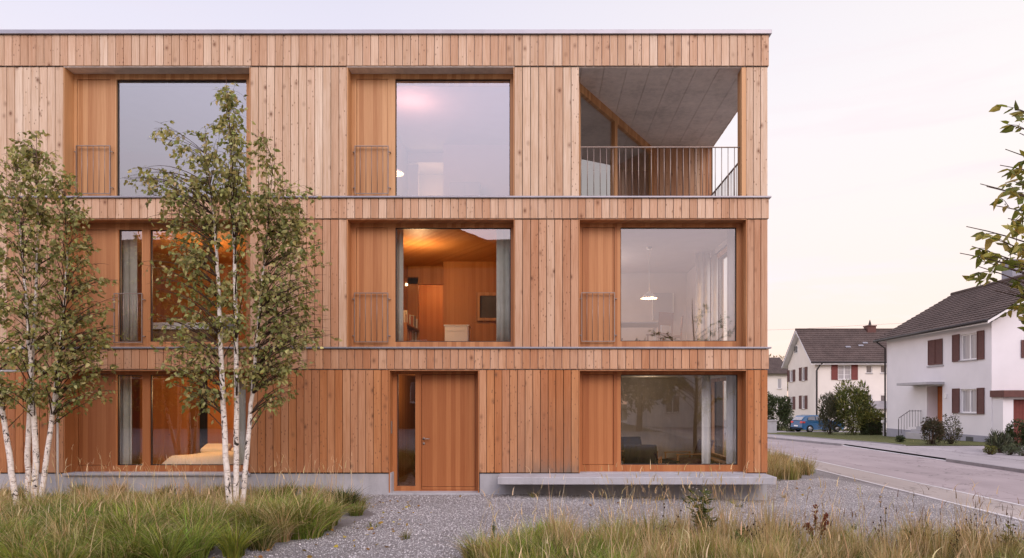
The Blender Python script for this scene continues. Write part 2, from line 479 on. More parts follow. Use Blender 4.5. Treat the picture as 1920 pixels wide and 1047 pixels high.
cam = bpy.data.cameras.new('camera'); co = bpy.data.objects.new('camera', cam); COL.objects.link(co)
co.location = (0, -CD, EYE); co.rotation_euler = (PI / 2, 0, 0)
cam.sensor_width = 36; cam.sensor_fit = 'HORIZONTAL'; cam.lens = 36 * FP / 1920
cam.shift_x = (960 - VX) / 1920; cam.shift_y = (VY - 523.5) / 1920
cam.clip_start = .05; cam.clip_end = 2000
SC.camera = co
SC.view_settings.view_transform = 'Standard'; SC.view_settings.look = 'None'; SC.view_settings.gamma = 1; SC.view_settings.exposure = 0.43
SC.cycles.use_denoising = True
SC.cycles.max_bounces = 7; SC.cycles.diffuse_bounces = 4; SC.cycles.glossy_bounces = 4; SC.cycles.transparent_max_bounces = 16
SC.cycles.caustics_reflective = False; SC.cycles.caustics_refractive = False
SC.cycles.sample_clamp_indirect = 8

# ------------------------------------------------------------------ ground
XS = [-400, -100, -40, 0, 10, 40, 100, 400]; YS = [-400, -100, -40, 18, 68, 200, 700]


def sheet(name, x0, x1, y0, y1, dz, mat, kind='structure'):
    xs = sorted({x0, x1, *[x for x in XS if x0 < x < x1]}); ys = sorted({y0, y1, *[y for y in YS if y0 < y < y1]})
    mb = MB()
    for i in range(len(xs) - 1):
        for j in range(len(ys) - 1):
            c = [(xs[i], ys[j]), (xs[i + 1], ys[j]), (xs[i + 1], ys[j + 1]), (xs[i], ys[j + 1])]
            mb.quad(*[(x, y, zg(x, y) + dz) for x, y in c])
    return props(mb.build(name, mat), kind=kind)


def ridge(name, x0, x1, y0, y1, d0, d1, mat):
    ys = sorted({y0, y1, *[y for y in YS if y0 < y < y1]}); mb = MB()
    for a, b in zip(ys, ys[1:]):
        v = []
        for y in (a, b):
            for x, dz in ((x0, d0), (x1, d0), (x1, d1), (x0, d1)): v.append((x, y, zg(x, y) + dz))
        mb.add(v, [(0, 1, 2, 3), (7, 6, 5, 4), (3, 2, 6, 7), (0, 3, 7, 4), (2, 1, 5, 6)])
    return props(mb.build(name, mat), kind='structure')


sheet('ground', -400, 400, -400, 700, -.07, MT['soil'])
sheet('gravel', -40, 8.05, -30, 20, 0, MT['gravel'])
sheet('verge', -40, 8.05, 20, 90, .0, MT['lawn'])
sheet('pavement', 8.14, 9.36, -60, 90, .004, MT['tan'])
ridge('kerb', 8.05, 8.14, -60, 90, -.1, .016, MT['kerb'])
ridge('kerb', 9.36, 9.45, -60, 90, -.1, .012, MT['kerb'])
sheet('road', 9.45, 13.8, -60, 90, 0, MT['asphalt'])
ridge('kerb', 13.8, 13.93, 18, 90, -.1, .10, MT['kerb_shaded'])
ridge('kerb', 13.8, 13.93, -60, 10, -.1, .10, MT['kerb_shaded'])
ridge('kerb', 13.8, 13.93, 10, 18, -.1, .03, MT['kerb'])
sheet('pavement', 13.93, 15.9, -60, 90, .09, MT['paving'])
sheet('driveway', 15.9, 30, 8, 16.6, .094, MT['paving'])
ridge('kerb', 15.9, 15.98, 16.6, 39.5, 0, .135, MT['kerb_shaded'])
sheet('lawn', 15.98, 60, 16.6, 39.5, .115, MT['lawn'])
sheet('driveway', 15.9, 40, 39.5, 45.0, .094, MT['paving'])
sheet('lawn', 15.9, 80, 45.0, 120, .11, MT['lawn'])
sheet('lawn', 15.9, 60, -60, 8, .11, MT['lawn'])

# ================================================================== the timber apartment building
XL, XR = -12.5, 4.41
BLD = thing('apartment_building', (-4, 6, 0), 'three storey timber clad apartment building with large windows and a corner balcony', 'building')
X0 = lambda px: PX(px, 0)


def boards(mb, u0, u1, z0, z1, tone, xf=None, y=0.0, stain=0.0, pitch=.1535):
    n = max(1, round((u1 - u0) / pitch)); w = (u1 - u0) / n; gap = .0105; th = .024; ch = .004
    xf = xf or (lambda u, d, z: (u, d, z))
    zm = z0 + min(.28, (z1 - z0) * .4)
    for i in range(n):
        a, b = u0 + i * w + gap / 2, u0 + (i + 1) * w - gap / 2
        r, g = R.random(), R.random(); dy = y + R.uniform(-.002, .002)
        t = min(1, max(0, tone + R.uniform(-.16, .16)))
        st = stain(a) if callable(stain) else stain
        vs, cs = [], []
        for z, s in ((z0, st), (zm, st * .42), (z1, 0.0)):
            for u, d in ((a, dy + th), (a, dy + ch), (a + ch, dy), (b - ch, dy), (b, dy + ch), (b, dy + th)):
                vs.append(xf(u, d, z)); cs.append((r, g, s, t))
        fs = []
        for k in range(2):
            for j in range(5): fs.append((k * 6 + j, k * 6 + j + 1, k * 6 + j + 7, k * 6 + j + 6))
        fs.append((12, 13, 14, 15, 16, 17)); fs.append((5, 4, 3, 2, 1, 0))
        mb.add(vs, fs, False, cs)


side = lambda u, d, z: (XR - d, u, z)     # the building's end wall, facing +x
PIERS = {  # storey: (z0, z1, tone, [(x0, x1)])
    1: (PZ(369), PZ(126.5), .95, [(XL, X0(118.6)), (X0(469.3), X0(650.5)), (X0(964.5), X0(1086)), (X0(1399), XR)]),
    2: (PZ(650.5), PZ(412), .48, [(XL, X0(119)), (X0(468.5), X0(650)), (X0(965), X0(1085)), (X0(1401), XR)]),
    3: (PZ(886.3), PZ(694), .08, [(XL, X0(119.6)), (X0(468.5), X0(729)), (X0(898), X0(1085.4)), (X0(1401), XR)]),
}
BANDS = [(PZ(124), PZ(67), .75), (PZ(410), PZ(373), .62), (PZ(692), PZ(655.6), .36)]
for k, (z0, z1, tone, prs) in PIERS.items():
    for i, (a, b) in enumerate(prs):
        mb = MB()
        st = 0.0
        if k == 3: st = (lambda u, i=i: (max(0, min(1, (u - X0(925)) / .6)) if i == 2 else .18) * R.uniform(.7, 1.0))
        boards(mb, a, b, z0, z1, tone, stain=st)
        mb.build('cladding_panel', MT['boards'], BLD)
for z0, z1, tone in BANDS:
    mb = MB(); boards(mb, XL, XR + .02, z0, z1, tone, y=-.018); boards(mb, .012, 12, z0, z1, tone, side, y=-.02)
    mb.build('cladding_band', MT['boards'], BLD)
# end wall boards (around its openings)
SIDEWIN = {2: (1.35, 3.15, 2.93, 5.2), 3: (1.35, 3.15, .5, 2.33)}
mb = MB(); z0, z1, tone, _ = PIERS[1]
boards(mb, .026, .29, z0, z1, tone, side); boards(mb, 4.2, 12, z0, z1, tone, side)
for k in (2, 3):
    z0, z1, tone, _ = PIERS[k]; a, b, c, d = SIDEWIN[k]
    boards(mb, .026, a, z0, z1, tone, side); boards(mb, b, 12, z0, z1, tone, side)
    if c - z0 > .03: boards(mb, a, b, z0, c, tone, side)
    if z1 - d > .03: boards(mb, a, b, d, z1, tone, side)
mb.build('cladding_panel', MT['boards'], BLD)

# structure behind the boards
mb = MB(); Y0, Y1 = .027, .38
for k, (z0, z1, tone, prs) in PIERS.items():
    zb, zt = {1: (5.72, 8.285), 2: (2.80, 5.335), 3: (.40, 2.415)}[k]
    for i, (a, b) in enumerate(prs):
        if k == 1 and i == 3: mb.box(a + .004, XR - .027, Y0, .288, zb, zt)
        else: mb.box(a + .003, b - (.003 if b < XR else .027), Y0, Y1, zb, zt)
    if k > 1:
        a, b, c, d = SIDEWIN[k]
        mb.box(XR - .36, XR - .027, Y1, a, zb, zt); mb.box(XR - .36, XR - .027, b, 12, zb, zt)
        if c > zb: mb.box(XR - .36, XR - .027, a, b, zb, c)
        if zt > d: mb.box(XR - .36, XR - .027, a, b, d, zt)
mb.box(XR - .36, XR - .027, 4.23, 12, 5.72, 8.285)
mb.box(XL, XR, 12, 12.1, -.3, 8.9); mb.box(XL, XL + .1, .1, 12, -.3, 8.9)
mb.build('structural_wall', MT['felt'], BLD)
mb = MB()
for z0, z1 in ((8.285, 8.87), (5.335, 5.72), (2.415, 2.80)): mb.box(XL, XR - .03, Y0, 12, z0, z1)
mb.build('floor_slab', MT['concrete_dark'], BLD)
# parapet cap, sill flashings
mb = MB(); mb.box(XL, XR + .06, -.06, 12.1, 8.882, PZ(58.5)); mb.build('parapet_cap', MT['zinc'], BLD, .006)
for z in (PZ(369), PZ(651)):
    mb = MB(); mb.box(XL, XR + .055, -.055, .27, z - .032, z); mb.box(XR - .02, XR + .054, .27, 12, z - .03, z - .001)
    mb.build('sill_flashing', MT['zinc'], BLD, .004)
# plinth with the door gap, cantilevered bench
zp = PZ(887)
mb = MB(); mb.box(XL, X0(733), .03, .5, -.5, zp - .004); mb.box(X0(899), XR - .03, .03, .5, -.6, zp - .004); mb.box(XR - .5, XR - .03, .5, 12, -.6, zp - .004)
mb.box(4.04, XR - .005, .022, .6, -.6, zp - .15)
mb.build('plinth', MT['concrete'], BLD, .006)
mb = MB(); mb.box(PX(933, -.64), XR - .04, -.64, .26, zp - .15, zp - .012); mb.build('concrete_bench', MT['concrete'], BLD, .012)
mb = MB(); mb.box(X0(119), X0(469), -.03, .27, zp - .05, zp - .006); mb.build('window_sill', MT['concrete'], BLD, .005)

FY = .28
UX, UZ, NY = (1, 0, 0), (0, 0, 1), (0, -1, 0)


def bars(mb, x0, x1, z0, z1, y, n, r=.006, tab=True):
    t = .011
    mb.box(x0, x1, y - t, y + t, z1 - .016, z1); mb.box(x0, x1, y - t, y + t, z0, z0 + .016)
    mb.box(x0, x0 + .016, y - t, y + t, z0 + .016, z1 - .016); mb.box(x1 - .016, x1, y - t, y + t, z0 + .016, z1 - .016)
    for k in range(1, n): 
        x = x0 + (x1 - x0) * k / n
        mb.tube([(x, y, z0 + .012), (x, y, z1 - .012)], r, 6)
    if tab:
        for z in (z0 + (z1 - z0) * .13, z0 + (z1 - z0) * .87):
            for x, s in ((x0, -1), (x1, 1)):
                mb.tube([(x, y, z), (x + s * .035, y, z)], .012, 6); mb.tube([(x + s * .03, y, z), (x + s * .03, FY, z)], .009, 6)


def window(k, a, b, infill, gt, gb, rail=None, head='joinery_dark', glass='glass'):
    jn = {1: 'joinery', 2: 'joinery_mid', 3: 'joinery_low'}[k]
    z0, z1 = {1: (PZ(369), 8.285), 2: (PZ(651), 5.335), 3: (zp - .006, 2.415)}[k]
    zt = PZ(gt, FY); zb = max(PZ(gb, FY), z0 + .06)
    holes = [(kind, PX(p, FY), PX(q, FY)) for kind, p, q in infill]
    mb = MB()
    wall_holes(mb, (a, FY, z0), UX, UZ, NY, b - a, z1 - z0, [(p - a, q - a, zb - z0, zt - z0) for _, p, q in holes], .075)
    w = mb.build('window', MT[jn], BLD)
    for xa, xb in ((a, a + .018), (b - .018, b)):      # side linings, each of two boards
        mb = MB(); mb.box(xa, xb, .004, .138, z0 + .002, z1 - .024); mb.box(xa + .001, xb - .001, .1385, FY - .003, z0 + .002, z1 - .024)
        mb.build('reveal', MT[jn], w)
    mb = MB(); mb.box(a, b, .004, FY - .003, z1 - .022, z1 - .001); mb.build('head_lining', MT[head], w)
    for kind, p, q in holes:
        if kind == 'panel':
            mb = MB(); mb.box(p + .006, q - .006, FY + .014, FY + .06, zb + .006, zt - .006); mb.build('vent_panel', MT[jn], w, .003)
            mb = MB(); mb.quad((p, FY + .07, zb), (q, FY + .07, zb), (q, FY + .07, zt), (p, FY + .07, zt)); mb.build('shadow_gap', MT['felt'], w)
        else:
            mb = MB()
            mb.quad((p, FY + .055, zb), (q, FY + .055, zb), (q, FY + .055, zt), (p, FY + .055, zt)); mb.build('pane', MT[glass], w)
            mb = MB(); e = .016      # dark gasket round the pane
            mb.box(p, p + e, FY + .04, FY + .075, zb, zt); mb.box(q - e, q, FY + .04, FY + .075, zb, zt)
            mb.box(p + e, q - e, FY + .04, FY + .075, zb, zb + e); mb.box(p + e, q - e, FY + .04, FY + .075, zt - e, zt); mb.build('gasket', MT['darkmetal'], w)
    if rail:
        y = .225
        mb = MB(); bars(mb, PX(rail[0], y), PX(rail[1], y), PZ(rail[3], y), PZ(rail[2], y), y, 6); mb.build('railing', MT['steel'], w)
    return w


xa, xb = X0(118.6), X0(469.3)
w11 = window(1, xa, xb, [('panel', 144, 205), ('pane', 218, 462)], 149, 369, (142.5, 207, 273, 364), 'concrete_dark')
window(2, X0(119), X0(468.5), [('panel', 144, 203), ('pane', 222, 266), ('pane', 281, 461)], 431, 641, (213.5, 267, 550, 643))
window(3, X0(119.6), X0(468.5), [('panel', 146, 205), ('pane', 219, 267), ('pane', 281, 461)], 703, 873, glass='glass_clear')
w12 = window(1, X0(650.5), X0(964.5), [('panel', 668.5, 727), ('pane', 741, 956.6)], 148, 369, (665, 728.5, 273.5, 364), 'concrete_dark')
window(2, X0(650), X0(965), [('panel', 667.5, 726.5), ('pane', 741, 957.8)], 427, 641.3, (664, 728, 549, 642))
window(2, X0(1085), X0(1401), [('panel', 1092, 1152), ('pane', 1163.5, 1381.3)], 426.5, 640.3, (1090, 1153, 548.5, 641), glass='glass_soft')
window(3, X0(1085.4), X0(1401), [('panel', 1092.5, 1151), ('pane', 1164, 1383.5)], 702.5, 872, glass='glass_clear')
# dark blind box behind the top of the upper panes
for w, p, q in ((w11, 218, 462), (w12, 741, 956.6)):
    mb = MB(); mb.box(PX(p, FY) + .017, PX(q, FY) - .017, FY + .06, FY + .13, PZ(158, FY), PZ(149, FY) - .002)
    mb.build('blind_box', MT['darkmetal'] if w is w11 else MT['joinery_dark'], w)

# entrance: frame, side light, boarded leaf
xa, xb, z1 = X0(729), X0(898), 2.415
door = None
mb = MB(); zt, zb = PZ(702, FY), PZ(913, FY)
L = [(PX(744.6, FY), PX(778.7, FY), PZ(912, FY), zt), (PX(790, FY), PX(891.6, FY), PZ(924, FY), zt)]
wall_holes(mb, (xa, FY, .03), UX, UZ, NY, xb - xa, z1 - .03, [(p - xa, q - xa, max(0.02, c - .03), d - .03) for p, q, c, d in L], .075)
door = mb.build('entrance_door', MT['joinery_low'], BLD)
for p, q in ((xa, xa + .018), (xb - .018, xb)): mb = MB(); mb.box(p, q, .004, FY - .003, .03, z1 - .024); mb.build('reveal', MT['joinery_low'], door)
mb = MB(); mb.box(xa, xb, .004, FY - .003, z1 - .022, z1 - .001); mb.build('head_lining', MT['joinery_dark'], door)
p, q, c, d = L[0]; mb = MB(); mb.quad((p, FY + .055, c), (q, FY + .055, c), (q, FY + .055, d), (p, FY + .055, d)); mb.build('pane', MT['glass_clear'], door)
mb = MB(); e = .013
mb.box(p, p + e, FY + .04, FY + .075, c, d); mb.box(q - e, q, FY + .04, FY + .075, c, d); mb.build('gasket', MT['darkmetal'], door)
p, q, c, d = L[1]
mb = MB(); mb.box(p + .006, q - .006, FY + .02, FY + .07, zb + .004, d - .006); mb.build('door_leaf', MT['joinery_low'], door, .003)
mb = MB(); mb.box(p + .006, q - .006, FY + .012, FY + .07, .052, zb - .002); mb.build('kick_board', MT['joinery_low'], door, .003)
mb = MB(); mb.box(p, q, FY + .072, FY + .08, .03, d); mb.build('shadow_gap', MT['felt'], door)
hx, hz = PX(794.5, FY), PZ(823, FY); mb = MB()
mb.tube([(hx, FY + .02, hz), (hx, FY - .035, hz), (hx + .02, FY - .045, hz), (hx + .125, FY - .045, hz)], .010, 8)
mb.tube([(hx, FY + .019, hz), (hx, FY + .010, hz)], .027, 12); mb.tube([(hx, FY + .019, hz - .095), (hx, FY + .008, hz - .095)], .025, 12)
mb.build('handle', MT['steel'], door)
mb = MB(); mb.box(X0(729) - .03, X0(898) + .03, -.05, .40, -.12, .032); mb.build('threshold', MT['concrete'], door, .005)
mb = MB(); mb.box(xa + .018, xa + .034, .10, .17, PZ(813, .13), PZ(790, .13)); mb.build('intercom', MT['steel'], door, .003)

# balcony: soffit panels, slanting glazing, back wall, railings
BA, BB = Vector((.80, .62, 0)), Vector((2.9, 4.2, 0))
mb = MB(); x = .36
while x < 4.39:
    x2 = min(x + .447, 4.395)
    for ya, yb in ((.03, 2.695), (2.701, 4.6)): mb.box(x + .003, x2 - .003, ya, yb, 8.262, 8.284)
    x += .447
mb.build('balcony_soffit', MT['concrete_dark'], BLD, .002)
mb = MB(); mb.box(.75, XR - .03, Y0, 4.4, 5.72, 5.745); mb.build('balcony_floor', MT['concrete'], BLD)
U = (BB - BA).normalized(); NB = Vector((U.y, -U.x, 0)); Lg = (BB - BA).length


def glazing():
    mb = MB(); o = BA + Vector((0, 0, 5.745)); H = 8.262 - 5.745
    split = (PX(1157, 2.05) - BA.x) / U.x
    wall_holes(mb, o, U, UZ, NB, Lg, H, [(.06, split - .07, .07, H - .17), (split + .07, Lg - .1, .07, H - .17)], .09)
    mb.obox(o + U * (split - .055) + NB * .03, U * .11, UZ, NB * -.03) if False else None
    g = mb.build('balcony_glazing', MT['joinery'], BLD)
    for a, b in ((.06, split - .07), (split + .07, Lg - .1)):
        mb = MB(); d = NB * -.06
        mb.quad(o + U * a + d + Vector((0, 0, .07)), o + U * b + d + Vector((0, 0, .07)), o + U * b + d + Vector((0, 0, H - .17)), o + U * a + d + Vector((0, 0, H - .17)))
        mb.build('pane', MT['glass'], g)


glazing()
mb = MB(); mb.box(X0(1086) - .02, .80, .385, .62, 5.74, 8.262); mb.build('balcony_reveal', MT['joinery'], BLD)
mb = MB(); boards(mb, 2.9, 4.385, 5.75, 8.26, .5, y=4.2); mb.build('cladding_panel', MT['boards'], BLD)
mb = MB(); boards(mb, 4.2, 4.6, 5.75, 8.26, .12, side); mb.build('cladding_panel', MT['boards'], BLD)
mb = MB(); mb.box(X0(1391) + .0, X0(1399), .004, .288, 5.76, 8.26); mb.build('pier_lining', MT['joinery'], BLD)
mb = MB(); zr = PZ(276, .14); y = .14
xa, xb = PX(1088.5, y), PX(1390, y)
mb.box(xa, xb, y - .02, y + .02, zr - .012, zr); mb.box(xa, xb, y - .015, y + .015, 5.765, 5.777)
n = 25
for k in range(n + 1): 
    x = xa + .01 + (xb - xa - .02) * k / n
    mb.tube([(x, y, 5.77), (x, y, zr - .006)], .0075, 6)
xs = 4.14
mb.box(xs - .02, xs + .02, .30, 4.19, zr - .012, zr); mb.box(xs - .015, xs + .015, .30, 4.19, 5.765, 5.777)
for k in range(33): mb.tube([(xs, .32 + k * .12, 5.77), (xs, .32 + k * .12, zr - .006)], .0075, 6)
mb.build('balcony_railing', MT['steel'], BLD)


# ---- rooms behind the windows
def room(x0, x1, y1, z0, z1, wall, ceil, floor, y0=.385, front=True, gaps=()):
    mb = MB(); e = .012
    mb.quad((x0, y1, z0), (x0, y0, z0), (x0, y0, z1), (x0, y1, z1)[:3]) if 'l' not in gaps else None
    if 'r' not in gaps: mb.quad((x1, y0, z0), (x1, y1, z0), (x1, y1, z1), (x1, y0, z1))
    if 'b' not in gaps: mb.quad((x1, y1, z0), (x0, y1, z0), (x0, y1, z1), (x1, y1, z1))
    mb.build('interior_wall', MT[wall], BLD)
    mb = MB(); mb.quad((x0, y0, z1 - e), (x0, y1, z1 - e), (x1, y1, z1 - e), (x1, y0, z1 - e)); mb.build('interior_ceiling', MT[ceil], BLD)
    mb = MB(); mb.quad((x0, y0, z0 + e), (x1, y0, z0 + e), (x1, y1, z0 + e), (x0, y1, z0 + e)); mb.build('interior_floor', MT[floor], BLD)


ZR = {1: (5.73, 8.283), 2: (2.81, 5.333), 3: (.04, 2.413)}
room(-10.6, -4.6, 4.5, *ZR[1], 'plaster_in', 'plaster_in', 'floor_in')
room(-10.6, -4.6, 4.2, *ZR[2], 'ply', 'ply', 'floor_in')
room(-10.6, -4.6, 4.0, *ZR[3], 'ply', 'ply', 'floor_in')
# first floor middle and top middle: a room whose left part runs on as a corridor
def corridor_room(k, wall, ceil, yb=4.0, yc=6.3):
    z0, z1 = ZR[k]; xl, xm, xr = -3.45, PX(831, yb), .12
    mb = MB()
    mb.quad((xl, yc, z0), (xl, .385, z0), (xl, .385, z1), (xl, yc, z1))
    mb.quad((xr, .385, z0), (xr, yb, z0), (xr, yb, z1), (xr, .385, z1))
    mb.quad((xr, yb, z0), (xm, yb, z0), (xm, yb, z1), (xr, yb, z1))
    mb.quad((xm, yb, z0), (xm, yc, z0), (xm, yc, z1), (xm, yb, z1))
    mb.quad((xm, yc, z0), (xl, yc, z0), (xl, yc, z1), (xm, yc, z1))
    mb.box(xl + .01, xm - .01, yb + .6, yb + .75, PZ(533, yb + .6) if k == 2 else z1 - .25, z1 - .013)
    mb.box(xl + .002, PX(784, yb + .6), yb + .6, yb + .74, z0, z1 - .3)
    mb.build('interior_wall', MT[wall], BLD)
    mb = MB(); e = .012; mb.quad((xl, .385, z1 - e), (xl, yc, z1 - e), (xr, yc, z1 - e), (xr, .385, z1 - e)); mb.build('interior_ceiling', MT[ceil], BLD)
    mb = MB(); mb.quad((xl, .385, z0 + e), (xr, .385, z0 + e), (xr, yc, z0 + e), (xl, yc, z0 + e)); mb.build('interior_floor', MT['floor_in'], BLD)


corridor_room(2, 'ply', 'ply')
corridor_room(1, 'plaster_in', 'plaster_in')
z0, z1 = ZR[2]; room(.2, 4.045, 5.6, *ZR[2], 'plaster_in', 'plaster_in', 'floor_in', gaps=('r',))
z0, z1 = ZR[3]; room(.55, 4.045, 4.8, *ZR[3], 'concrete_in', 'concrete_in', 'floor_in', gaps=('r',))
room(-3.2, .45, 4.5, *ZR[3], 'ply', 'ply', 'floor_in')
# white inner face of the end wall with its window
for k, y1, wall in ((2, 5.6, 'plaster_in'), (3, 4.8, 'concrete_in')):
    z0, z1 = ZR[k]; a, b, c, d = SIDEWIN[k]
    mb = MB(); wall_holes(mb, (4.045, .385, z0), (0, 1, 0), UZ, (-1, 0, 0), y1 - .385, z1 - z0, [(a - .385, b - .385, c - z0, d - z0)], .1)
    mb.build('interior_wall', MT[wall], BLD)
    mb = MB(); wall_holes(mb, (4.10, a, c), (0, 1, 0), UZ, (-1, 0, 0), b - a, d - c, [(.07, b - a - .07, .07, d - c - .07)], .06)
    sw = mb.build('window', MT['joinery'], BLD)
    mb = MB(); mb.quad((4.14, a, c), (4.14, b, c), (4.14, b, d), (4.14, a, d)); mb.build('pane', MT['glass_clear'], sw)
    mb = MB(); mb.box(3.86 if k == 3 else 4.0, 4.10, a - .05, b + .05, c - .035, c - .003); mb.build('window_board', MT['chairwood'] if k == 3 else MT['white'], sw)
# room behind the balcony glazing
mb = MB()
o = BA; zA, zB = 5.73, 8.283
mb.quad((BA.x - .03, .64, zA), (.2, .64, zA), (.2, .64, zB), (BA.x - .03, .64, zB)); mb.quad((.2, 6, zA), (.2, .64, zA), (.2, .64, zB), (.2, 6, zB))
mb.quad((4, 6, zA), (.2, 6, zA), (.2, 6, zB), (4, 6, zB)); mb.quad((2.88, 4.25, zA), (4, 4.25, zA), (4, 4.25, zB), (2.88, 4.25, zB)); mb.quad((4, 4.25, zA), (4, 6, zA), (4, 6, zB), (4, 4.25, zB))
mb.build('interior_wall', MT['plaster_in'], BLD)

# ---- fittings and furniture seen through the panes
def curtain(xa, xb, y, z0, z1, label, mat='curtain', fold=.075, amp=.03, along='x'):
    w = abs(xb - xa); n = max(8, int(w / fold * 6)); vs, fs = [], []
    for j, z in enumerate((z0, z0 + (z1 - z0) * .33, z0 + (z1 - z0) * .66, z1)):
        for i in range(n + 1):
            u = xa + (xb - xa) * i / n
            a = amp * (1 - .25 * j / 3) * math.sin(i / n * w / fold * PI + .4 * math.sin(j + i * .3))
            vs.append((u, y + a, z) if along == 'x' else (y + a, u, z))
    for j in range(3):
        for i in range(n): k = j * (n + 1) + i; fs.append((k, k + 1, k + n + 2, k + n + 1))
    mb = MB(); mb.add(vs, fs, True)
    o = mb.build('curtain', MT[mat])
    m = o.modifiers.new('Solidify', 'SOLIDIFY'); m.thickness = .004
    return props(o, label, 'curtain', 'window curtains')


za, zb = ZR[2]
curtain(PX(739, .6), PX(756, .6), .6, za + .02, zb - .03, 'narrow pale grey curtain at the left of the lit window over the entrance', 'curtain')
curtain(PX(931, .6), PX(962, .6), .6, za + .02, zb - .03, 'pale grey curtain at the right edge of the lit window over the entrance', 'curtain')
curtain(PX(222, .6), PX(256, .6), .6, za + .02, zb - .03, 'pale curtain in the narrow middle floor pane behind a steel railing', 'curtain')
za, zb = ZR[3]
curtain(PX(222, .55), PX(248, .55), .55, za + .02, zb - .03, 'pale grey green curtain in the narrow ground floor pane of the bedroom', 'curtain')
curtain(PX(448, .55), PX(466, .55), .55, za + .02, zb - .03, 'grey green curtain behind the birch trunks at the bedroom window edge', 'curtain')
curtain(PX(1316, .9), PX(1333, .9), .9, za + .02, zb - .03, 'white curtain gathered at the corner of the ground floor room with armchairs', 'curtain_white')
curtain(PX(1362, .7), PX(1386, .7), .7, za + .02, zb - .03, 'sheer white curtain along the right edge of the ground floor armchair window', 'curtain_white')
za, zb = ZR[2]
curtain(PX(1305, 2.9), PX(1332, 2.9), 2.9, za + .02, zb - .03, 'white curtain gathered beside the side window of the dining room', 'curtain_white')
curtain(PX(1334, 2.6), PX(1346, 2.6), 2.6, za + .02, zb - .03, 'thin white curtain close to the bright side window of the dining room', 'curtain_white')
curtain(PX(1364, .75), PX(1384, .75), .75, za + .02, zb - .03, 'sheer white curtain at the right edge of the dining room window pane', 'curtain_white')


def lamp_light(name, loc, w, r=.08, col=(1, .62, .30)):
    l = bpy.data.lights.new(name, 'POINT'); l.energy = w; l.shadow_soft_size = r; l.color = col
    o = bpy.data.objects.new(name, l); COL.objects.link(o); o.location = loc
    return o


def pendant(p, ztop, label, r=.19, watts=8):
    t = thing('pendant_lamp', p, label, 'lamp', 'pendant lamps')
    x, y, z = p
    mb = MB(); mb.lathe([(.02, .17), (.035, .15), (.06, .12), (r * .75, .05), (r, 0), (r - .006, 0), (r * .73, .045), (.05, .11)], x, y, z, 24); mb.build('lamp_shade', MT['lampshade'], t)
    mb = MB(); mb.tube([(x, y, z + .16), (x, y, ztop)], .005, 6); mb.lathe([(0, 0), (.055, 0), (.055, -.045), (0, -.05)], x, y, ztop, 16); mb.build('cord', MT['white'], t)
    mb = MB(); mb.lathe([(0, -.045), (.03, -.03), (.04, 0), (.03, .03), (0, .045)], x, y, z + .045, 12); mb.build('bulb', MT['lampglow'], t)
    l = lamp_light('lamp_light', (0, 0, 0), watts); l.parent = t; l.location = (0, 0, -.06)


pendant(tuple(P(1217, 560, 2.4)), ZR[2][1] - .012, 'white pendant lamp hanging over the dining table in the middle floor corner room', .2, 22)
pendant(tuple(P(738, 326, 2.2)), ZR[1][1] - .012, 'white pendant lamp hanging in the top floor room at the left edge of its pane', .24, 8)
# warm lights in the rooms, most of them added with no lamp in sight
lamp_light('corridor_light', (-2.95, 5.3, 5.12), 22, .12)
lamp_light('unseen_room_light', (-2.7, 2.0, 4.75), 60, .15)
lamp_light('unseen_room_light', (-7.2, 1.9, 4.5), 60, .2, (1, .58, .26))
lamp_light('bedroom_light', (-7.4, 1.6, 2.0), 55, .2, (1, .58, .26))
lamp_light('corridor_light', (-2.9, 5.3, 7.4), 14, .12, (1, .62, .35))
lamp_light('dining_fill_light', (1.0, 3.6, 4.6), 46, .25, (1, .82, .72))  # fill added to brighten the dining room beyond its pendant
lamp_light('unseen_room_light', (2.6, 3.4, 2.15), 5, .25, (1, .78, .58))  # added to lift the armchair room, which shows no lamp
lamp_light('unseen_hall_light', (-2.4, 2.2, 2.1), 10, .2, (1, .62, .35))  # added glow behind the door's side pane, source unseen
lamp_light('unseen_room_light', (-2.75, 1.5, 7.75), 26, .35, (1, .45, .38))
t = thing('wall_lamp', P(760, 534, 4.3), 'small glowing wall lamp at the mouth of the lit corridor', 'lamp')
mb = MB(); x, y, z = P(762, 534, 4.4); mb.lathe([(0, -.04), (.035, -.02), (.04, 0), (.035, .02), (0, .04)], x, y, z, 12); mb.build('bulb', MT['lampglow'], t)
mb = MB(); mb.tube([(x, y + .04, z), (x, y + .19, z)], .015, 8); mb.build('bracket', MT['darkmetal'], t)

# first floor, middle window: white desk, chair, framed picture, shelf of books
x0, x1 = PX(836, 3.2), PX(880, 3.2); zf = ZR[2][0] + .012
t = thing('sideboard', ((x0 + x1) / 2, 3.2, zf), 'white sideboard standing in the orange lit middle room', 'sideboard')
zt = PZ(613, 3.2); mb = MB(); mb.box(x0, x1, 3.0, 3.45, zf + .06, zt); mb.box(x0 - .02, x1 + .02, 2.98, 3.47, zt, zt + .025); mb.build('body', MT['white'], t, .004)
mb = MB(); mb.box(x0 + .02, x1 - .02, 2.985, 2.998, zf + .1, zt - .14); mb.build('door', MT['white'], t)
mb = MB(); mb.box(x0 + .02, x1 - .02, 2.985, 2.998, zt - .125, zt - .02); mb.build('drawer', MT['white'], t)
mb = MB(); mb.box(x0 + .04, x1 - .04, 3.03, 3.4, zf, zf + .06); mb.build('base', MT['darkmetal'], t)
t = thing('picture', P(912, 575, 3.95), 'square framed window picture on the orange wall beside the curtain', 'picture frame')
a, b, c, d = PX(893, 3.95), PX(938, 3.95), PZ(602, 3.95), PZ(549, 3.95)
mb = MB(); wall_holes(mb, (a, 3.9, c), UX, UZ, NY, b - a, d - c, [(.09, b - a - .07, .07, d - c - .08)], .08); mb.box(a, a + .01, 3.9, 3.99, c, d); mb.build('frame', MT['joinery'], t)
